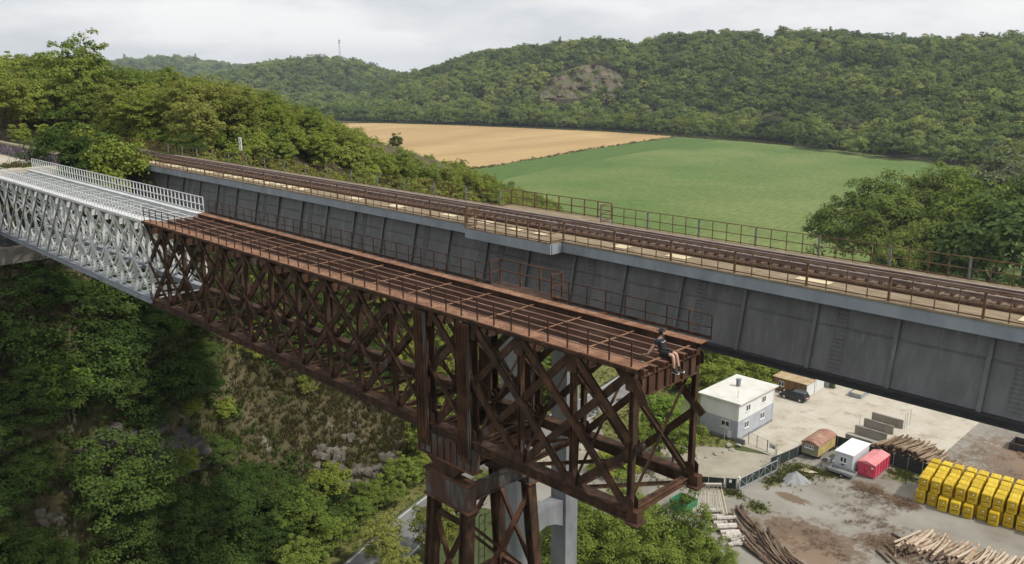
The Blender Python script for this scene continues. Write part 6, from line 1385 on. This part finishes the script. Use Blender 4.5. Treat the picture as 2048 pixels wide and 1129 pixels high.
for i, (u, v, a, z) in enumerate([(1437, 1042, 0.62, 0.3), (1446, 1050, 0.66, 0.32), (1455, 1058, 0.7, 0.3), (1452, 1064, 0.6, 0.75), (1460, 1068, 0.64, 0.3), (1420, 1032, 0.5, 0.7), (1427, 1038, 0.5, 0.3), (1462, 1077, 0.75, 0.3), (1470, 1070, 0.8, 0.28), (1452, 1048, 0.6, 0.78), (1478, 1082, 0.9, 0.25), (1440, 1060, 0.7, 0.28), (1482, 1092, 0.5, 0.25), (1472, 1090, 1.0, 0.25)]):
    x, y = G(u, v); put_log(LD[i % 4], x, y, z, a - 1.57 + 0.25, 0, 'thick pale birch log beside the timber platform', 'birch logs by the platform')
# grass tufts on the lawn, verge and along the fences
PT = []
def spot(n, f):
    for _ in range(n):
        p = f()
        if p: PT.append((p[0], p[1], 0.02))
lawn = [(-79, 94), (-70, 88.5), (-62, 94), (-56, 98), (-54.9, 100.5), (-64.5, 100.4), (-77, 112)]
def in_lawn():
    x, y = random.uniform(-80, -54), random.uniform(88, 112); return (x, y) if inpoly(x, y, lawn) else None
def verge():
    k = random.randrange(len(rc) - 3); t = random.random(); a = Vector(rc[k]).lerp(Vector(rc[k + 1]), t); d = (Vector(rc[k + 1]) - Vector(rc[k])).normalized(); o = random.choice([-1, -1, 1]) * random.uniform(3.1, 8); return (a.x + d.y * o, a.y - d.x * o)
spot(2600, in_lawn); spot(2200, verge)
for (x, y, rx, ry, n) in [(-45.8, 97.5, 2.4, 3.0, 420), (-43.2, 100, 2.0, 1.0, 160), (-49, 87, 1.6, 1.0, 120), (-35.8, 106.8, 2.0, 1.6, 220), (-46.8, 93.5, 1.0, 2.0, 140), (-45, 86, 1.5, 1.4, 80), (-62, 84, 8, 2.0, 260)]:
    spot(n, lambda: (random.gauss(x, rx * 0.55), random.gauss(y, ry * 0.55)))
scatter('yard_grass', np.array(PT), RNG.uniform(0.3, 0.8, len(PT)), [tuft('lawn_tuft0', lm_grn, 14, 0.4, 0.4, 81), tuft('lawn_tuft1', lm_grn, 14, 0.3, 0.5, 82), tuft('lawn_tuft2', lm_dry, 12, 0.4, 0.4, 83)], 'short grass on the lawn, verge and gravel edges')
# bark litter
chip = [crown_data('bark_chips%d' % i, 300 + i, leaf_mat('bark_chip%d' % i, [(0.10, 0.06, 0.035), (0.2, 0.13, 0.085), (0.34, 0.26, 0.18)]), H=0.12, Rr=0.9, base=0, n_cl=14, per=4, leaf=0.06, clump=0.3, up=2.5)[0] for i in range(2)]
pp_ = []
for _ in range(170):
    c = random.choice([(-36, 83, 5, 4), (-33, 92, 6, 3), (-33, 99, 2, 1.2), (-37.3, 99.5, 1.5, 1.2), (-25, 118, 9, 9), (-30, 88, 3, 2), (-35, 97, 4, 3)])
    pp_.append((random.gauss(c[0], c[2] * 0.5), random.gauss(c[1], c[3] * 0.5), 0.02))
scatter('bark_litter', np.array(pp_), np.full(len(pp_), 1.0), chip, 'bark chips scattered over the yard')
# skip at the right frame edge and scrap wood
sk = thing('dark_skip', 'dark open skip with planks at the right edge of the dirt yard', 'skip', (-26.5, 126, 0))
for (x0, x1, y0, y1) in ((-28.4, -23.5, 124.5, 124.6), (-28.4, -23.5, 127.2, 127.3), (-28.4, -28.3, 124.6, 127.2), (-23.6, -23.5, 124.6, 127.2)): MB().box(x0, x1, y0, y1, 0.05, 1.0).build('side', darkst, sk)
MB().box(-28.35, -23.55, 124.55, 127.25, 0.0, 0.05).build('floor', brown, sk)
for i in range(5): MB().beam((-28 + i * 0.7, 124.9 + 0.2 * i, 0.4 + 0.1 * i), (-25.5 + i * 0.3, 126.6 - 0.3 * i, 0.45 + 0.1 * i), 0.2, 0.05).build('plank', cream, sk)
for i in range(9):
    x, y = -27.3 + random.uniform(0, 4), 121.5 + random.uniform(0, 2.6); o = one('scrap_plank', MB().beam((x, y, 0.15 + 0.1 * (i % 3)), (x + random.uniform(0.8, 1.8), y + random.uniform(-0.7, 0.7), 0.2 + 0.1 * (i % 3)), 0.22, 0.08), brown if i % 2 else cream, 'scrap plank on the dirt in front of the dark skip', 'plank', 'scrap planks before the dark skip')
# ------------------------------------------------------------------ the seated person
def skin_mesh(name, joints, edges, m, parent, root=0, sub=2):
    me = bpy.data.meshes.new(name); me.from_pydata([j[:3] for j in joints], edges, []); me.materials.append(m)
    o = link(name, me, parent); md = o.modifiers.new('skin', 'SKIN'); md.use_smooth_shade = True; md.branch_smoothing = 0.6
    for i, j in enumerate(joints):
        r_ = j[3]; me.skin_vertices[0].data[i].radius = r_ if hasattr(r_, '__len__') else (r_, r_)
    me.skin_vertices[0].data[root].use_root = True
    sb = o.modifiers.new('sub', 'SUBSURF'); sb.levels = sub; sb.render_levels = sub
    return o
skin = plain('skin', (0.52, 0.32, 0.24), 0.6, var=0.06); tee = plain('black_tee', (0.018, 0.02, 0.026), 0.85, var=0.2); shorts = plain('black_shorts', (0.012, 0.012, 0.014), 0.9, var=0.2); shoe_b = plain('shoe_black', (0.015, 0.015, 0.016), 0.6); shoe_w = plain('shoe_white', (0.75, 0.75, 0.73), 0.6)
# local frame: +x faces the drop, +y is the person's left, seat at z=0
pe = thing('person', 'person in black shirt, shorts and cap sitting on the open truss end', 'person', (0, 0, 0))
J = [(0.0, 0, 0.11, 0.12), (-0.07, 0, 0.30, (0.13, 0.10)), (-0.12, 0, 0.48, (0.15, 0.10)), (-0.12, 0, 0.56, (0.07, 0.06)), (-0.10, 0, 0.64, (0.055, 0.055)),          # 0 pelvis..4 neck
     (-0.12, 0.17, 0.53, 0.055), (-0.23, 0.24, 0.30, 0.042), (-0.33, 0.27, 0.08, 0.032), (-0.36, 0.275, 0.035, 0.03),                                              # 5-8 left arm (props behind)
     (-0.12, -0.17, 0.53, 0.055), (-0.24, -0.26, 0.30, 0.042), (-0.35, -0.32, 0.07, 0.032), (-0.38, -0.33, 0.035, 0.03),                                          # 9-12 right arm
     (0.05, 0.09, 0.09, 0.085), (0.42, 0.11, 0.12, 0.06), (0.47, 0.11, -0.10, 0.055), (0.53, 0.11, -0.30, 0.036), (0.52, 0.11, -0.36, 0.035),                     # 13-17 left leg
     (0.05, -0.09, 0.09, 0.085), (0.43, -0.11, 0.12, 0.06), (0.47, -0.11, -0.10, 0.055), (0.48, -0.11, -0.30, 0.036), (0.47, -0.11, -0.36, 0.035)]                # 18-22 right leg
E_ = [(0, 1), (1, 2), (2, 3), (3, 4), (2, 5), (5, 6), (6, 7), (7, 8), (2, 9), (9, 10), (10, 11), (11, 12), (0, 13), (13, 14), (14, 15), (15, 16), (16, 17), (0, 18), (18, 19), (19, 20), (20, 21), (21, 22)]
body = skin_mesh('body', J, E_, skin, pe)
# head: shaped ellipsoid with face, nose, brow, chin, ears
def head():
    V = []; Fq = []; n, m_ = 16, 12
    for i in range(m_ + 1):
        th = math.pi * i / m_
        for j in range(n):
            ph = 2 * math.pi * j / n; x = math.sin(th) * math.cos(ph); y = math.sin(th) * math.sin(ph); z = math.cos(th)
            k = 1.0 - 0.22 * max(0, -z) * (1 - 0.3 * x)
            X_ = 0.098 * x * k + (0.012 if x > 0.6 and z < -0.4 else 0); Y_ = 0.078 * y * k; Z_ = 0.12 * z
            if x > 0.85 and -0.35 < z < 0.15 and abs(y) < 0.35: X_ += 0.022     # nose
            if x > 0.7 and 0.1 < z < 0.35 and 0.2 < abs(y) < 0.6: X_ -= 0.008   # eye sockets
            if abs(y) > 0.9 and -0.3 < z < 0.3 and abs(x) < 0.35: Y_ *= 1.13    # ears
            V.append((X_, Y_, Z_))
    for i in range(m_):
        for j in range(n): Fq.append((i * n + j, (i + 1) * n + j, (i + 1) * n + (j + 1) % n, i * n + (j + 1) % n))
    return np.array(V), np.array(Fq)
hv, hf = head(); HC = np.array([-0.075, 0, 0.755]); ca_, sa_ = math.cos(0.35), math.sin(0.35)
def turn(V): return np.stack([V[:, 0] * ca_ - V[:, 1] * sa_, V[:, 0] * sa_ + V[:, 1] * ca_, V[:, 2]], 1) + HC
link('head', np_data('head', turn(hv), hf, skin, True), pe)
for s in (-1, 1): link('eye', np_data('eye', turn(hv * 0.1 + np.array([0.086, s * 0.03, 0.02])), hf, blk, True), pe)
link('mouth', np_data('mouth', turn(hv * np.array([0.08, 0.28, 0.05]) + np.array([0.088, 0, -0.062])), hf, plain('lips', (0.35, 0.14, 0.12)), True), pe)
hair = plain('dark_hair', (0.02, 0.014, 0.01), 0.7)
hh = hv.copy(); hm = (hv[:, 2] > -0.07) & (hv[:, 0] < 0.04) | (hv[:, 2] > 0.045); hh = hh * np.where(hm, 1.09, 0.9)[:, None]; link('hair', np_data('hair', turn(hh), hf, hair, True), pe)
cpv = hv * np.array([1.16, 1.2, 1.12]) + np.array([0, 0, 0.012]); cpv[:, 2] = np.maximum(cpv[:, 2], 0.052)
cap_o = link('cap', np_data('cap', turn(cpv), hf, tee, True), pe)
bl = MB().quad_strip([[(-0.08, -0.06, 0.06), (-0.08, 0.06, 0.06), (-0.18, 0.045, 0.035), (-0.18, -0.045, 0.035)], [(-0.08, -0.06, 0.075), (-0.08, 0.06, 0.075), (-0.18, 0.045, 0.045), (-0.18, -0.045, 0.045)]]); bl.v = [tuple(p) for p in turn(np.array(bl.v))]
bl.build('cap_peak', tee, cap_o)
# clothes
skin_mesh('t_shirt', [(0.0, 0, 0.08, (0.165, 0.14)), (-0.06, 0, 0.28, (0.165, 0.135)), (-0.115, 0, 0.47, (0.175, 0.125)), (-0.115, 0, 0.555, (0.10, 0.085)), (-0.13, 0.18, 0.52, 0.078), (-0.195, 0.225, 0.385, 0.066), (-0.13, -0.18, 0.52, 0.078), (-0.2, -0.23, 0.385, 0.066)], [(0, 1), (1, 2), (2, 3), (2, 4), (4, 5), (2, 6), (6, 7)], tee, pe)
skin_mesh('shorts', [(-0.02, 0, 0.10, (0.16, 0.135)), (0.08, 0.09, 0.10, 0.112), (0.33, 0.11, 0.125, 0.092), (0.08, -0.09, 0.10, 0.112), (0.33, -0.11, 0.125, 0.092)], [(0, 1), (1, 2), (0, 3), (3, 4)], shorts, pe)
# chest and back print: thin pale stripe broken into two letters' width
for s in (-1, 1): 
    MB().beam((-0.255, s * 0.03, 0.455), (-0.235, s * 0.115, 0.468), 0.012, 0.028).build('shirt_print', shoe_w, pe)
    MB().beam((0.016, s * 0.025, 0.455), (0.0, s * 0.10, 0.468), 0.012, 0.026).build('shirt_print', shoe_w, pe)
for s, fx in ((1, 0.53), (-1, 0.475)):
    skin_mesh('sock', [(fx - 0.0, s * 0.11, -0.25, 0.043), (fx - 0.005, s * 0.11, -0.37, 0.044)], [(0, 1)], shoe_b, pe, sub=1)
    sh_ = skin_mesh('shoe', [(fx - 0.03, s * 0.11, -0.40, (0.05, 0.045)), (fx + 0.08, s * 0.115, -0.415, (0.048, 0.036)), (fx + 0.19, s * 0.12, -0.43, (0.046, 0.028))], [(0, 1), (1, 2)], shoe_b, pe)
    skin_mesh('sole', [(fx - 0.06, s * 0.11, -0.445, (0.046, 0.014)), (fx + 0.08, s * 0.115, -0.45, (0.05, 0.014)), (fx + 0.21, s * 0.12, -0.455, (0.045, 0.014))], [(0, 1), (1, 2)], shoe_w, pe, sub=1)
    skin_mesh('toe_cap', [(fx + 0.17, s * 0.12, -0.425, 0.034), (fx + 0.215, s * 0.122, -0.435, 0.025)], [(0, 1)], shoe_w, pe, sub=1)
# hands: palm, four fingers and a thumb spread back on the steel
for s, (wx, wy, wz) in ((1, (-0.36, 0.275, 0.035)), (-1, (-0.38, -0.33, 0.035))):
    JJ = [(wx, wy, wz, (0.03, 0.018)), (wx - 0.05, wy + 0.005 * s, wz - 0.012, (0.038, 0.014)), (wx - 0.08, wy + 0.006 * s, wz - 0.015, (0.038, 0.012))]; EE = [(0, 1), (1, 2)]
    for f, (dy, ln) in enumerate(((-0.03, 0.062), (-0.01, 0.075), (0.011, 0.07), (0.03, 0.052))):
        k = len(JJ); JJ += [(wx - 0.09, wy + dy, wz - 0.014, 0.0085), (wx - 0.09 - ln * 0.5, wy + dy * 1.25, wz - 0.01, 0.0082), (wx - 0.09 - ln, wy + dy * 1.45, wz - 0.02, 0.007)]; EE += [(2, k), (k, k + 1), (k + 1, k + 2)]
    k = len(JJ); JJ += [(wx - 0.025, wy - s * 0.045, wz - 0.012, 0.010), (wx - 0.06, wy - s * 0.072, wz - 0.016, 0.008)]; EE += [(1, k), (k, k + 1)]
    skin_mesh('hand', JJ, EE, skin, pe, sub=1)
pe.location = (-16.18, 23.42, ZS + 0.03); pe.rotation_euler[2] = R(4); pe.scale = (1.08, 1.08, 1.08)
# ------------------------------------------------------------------ haze over the valley
hm_ = bpy.data.materials.new('haze'); hm_.use_nodes = True; t = hm_.node_tree; t.nodes.clear(); o_ = N(t, 'ShaderNodeOutputMaterial'); pv_ = N(t, 'ShaderNodeVolumePrincipled')
pv_.inputs['Color'].default_value = (0.80, 0.88, 1.0, 1); pv_.inputs['Density'].default_value = HAZE; pv_.inputs['Anisotropy'].default_value = 0.2; t.links.new(pv_.outputs[0], o_.inputs['Volume'])
if HAZE > 0: MB().box(-4300, 1700, -1300, 4300, -2.0, 115.0).build('haze', hm_, None, kind='stuff')
# ------------------------------------------------------------------ labels: each look-alike told apart by what it stands by and its order there
def relabel(group, places, kind):
    """places: list of (phrase, test(u, v)); things are counted from the left inside each place"""
    obs = [o for o in COL.objects if o.parent is None and o.get('group') == group]; bins = {}
    bpy.context.view_layer.update()
    for o in obs:
        q = px(o.location); h = o.scale[2]
        for ph, ts in places:
            if ts(q[0], q[1]): bins.setdefault(ph, []).append((q[0], o)); break
    for ph, L_ in bins.items():
        L_.sort(key=lambda a: a[0])
        for i, (u, o) in enumerate(L_):
            o['label'] = (kind + ' ' + ph).strip() + (', %s from the left' % ORD[i] if len(L_) > 1 and i < len(ORD) else (', last on the right' if i >= len(ORD) else ''))
            o['group'] = group
slope_places = [('below the stone abutment', lambda u, v: u < 250 and v < 720), ('left of the dark rock ledge', lambda u, v: u < 160 and v < 960), ('above the dark rock ledge', lambda u, v: u < 420 and v < 850), ('in the lower left corner', lambda u, v: u < 200),
                ('below the dark rock ledge', lambda u, v: u < 420), ('below the dry grass slope', lambda u, v: u < 640 and v > 880), ('beside the dry grass slope', lambda u, v: u < 700), ('between pale rock and road', lambda u, v: v > 900), ('under the middle of the rusty span', lambda u, v: True)]
relabel('trees on the shaded slope', slope_places, 'dark green tree'); relabel('bushes on the shaded slope', slope_places, 'dark green bush')
wood = [('behind the graffiti wall', lambda u, v: u < 110), ('beside the tallest tree', lambda u, v: u < 220), ('behind the hillside end of the track', lambda u, v: u < 330), ('left of the kilometre board', lambda u, v: u < 480 and v > 200), ('on the left ridge top', lambda u, v: u < 480),
        ('right of the kilometre board', lambda u, v: u < 620), ('left of the wheat field', lambda u, v: u < 760), ('in front of the wheat field', lambda u, v: u < 960), ('in front of the maize corner', lambda u, v: True)]
for g_, k_ in (('locust trees in the hillside wood', 'feathery light locust'), ('olive green trees in the hillside wood', 'olive-green tree'), ('deep green trees in the hillside wood', 'deep green tree'), ('shrubs in the hillside wood', 'light green shrub')): relabel(g_, wood, k_)
line = [('behind the left end of the wheat', lambda u, v: u < 820), ('behind the wheat left of the cliff', lambda u, v: u < 1080), ('below the cliff', lambda u, v: u < 1260), ('behind the wheat corner', lambda u, v: u < 1420), ('behind the maize near the cottage', lambda u, v: u < 1640), ('behind the maize at right', lambda u, v: u < 1850), ('at the right end of the maize', lambda u, v: True)]
relabel('green trees of the field tree line', line, 'green field-edge tree'); relabel('dark trees of the field tree line', line, 'dark field-edge tree')
every = [('', lambda u, v: True)]
for g_, k_ in (('broad bushy trees massed below the open truss end', 'broad bushy tree below the open truss end'), ('trees between road and tower', 'loose-leaved tree between road and tower'), ('trees along the slope foot', 'green tree along the road at the slope foot'), ('bushes behind the white house', 'bush in the thicket behind the white house'),
               ('bushes along the field hedge', 'bush in the hedge beyond the yard'), ('scrub below the willows', 'scrub bush under the willows'), ('boulders on the lawn', 'pale boulder on the lawn'), ('scrap between wagon and cabin', 'scrap block between wagon and cabin'),
               ('birch logs by the platform', 'thick birch log by the platform'), ('stray logs left of the pile', 'stray branch left of the log pile'), ('scrap planks before the dark skip', 'scrap plank before the dark skip')): relabel(g_, every, k_)
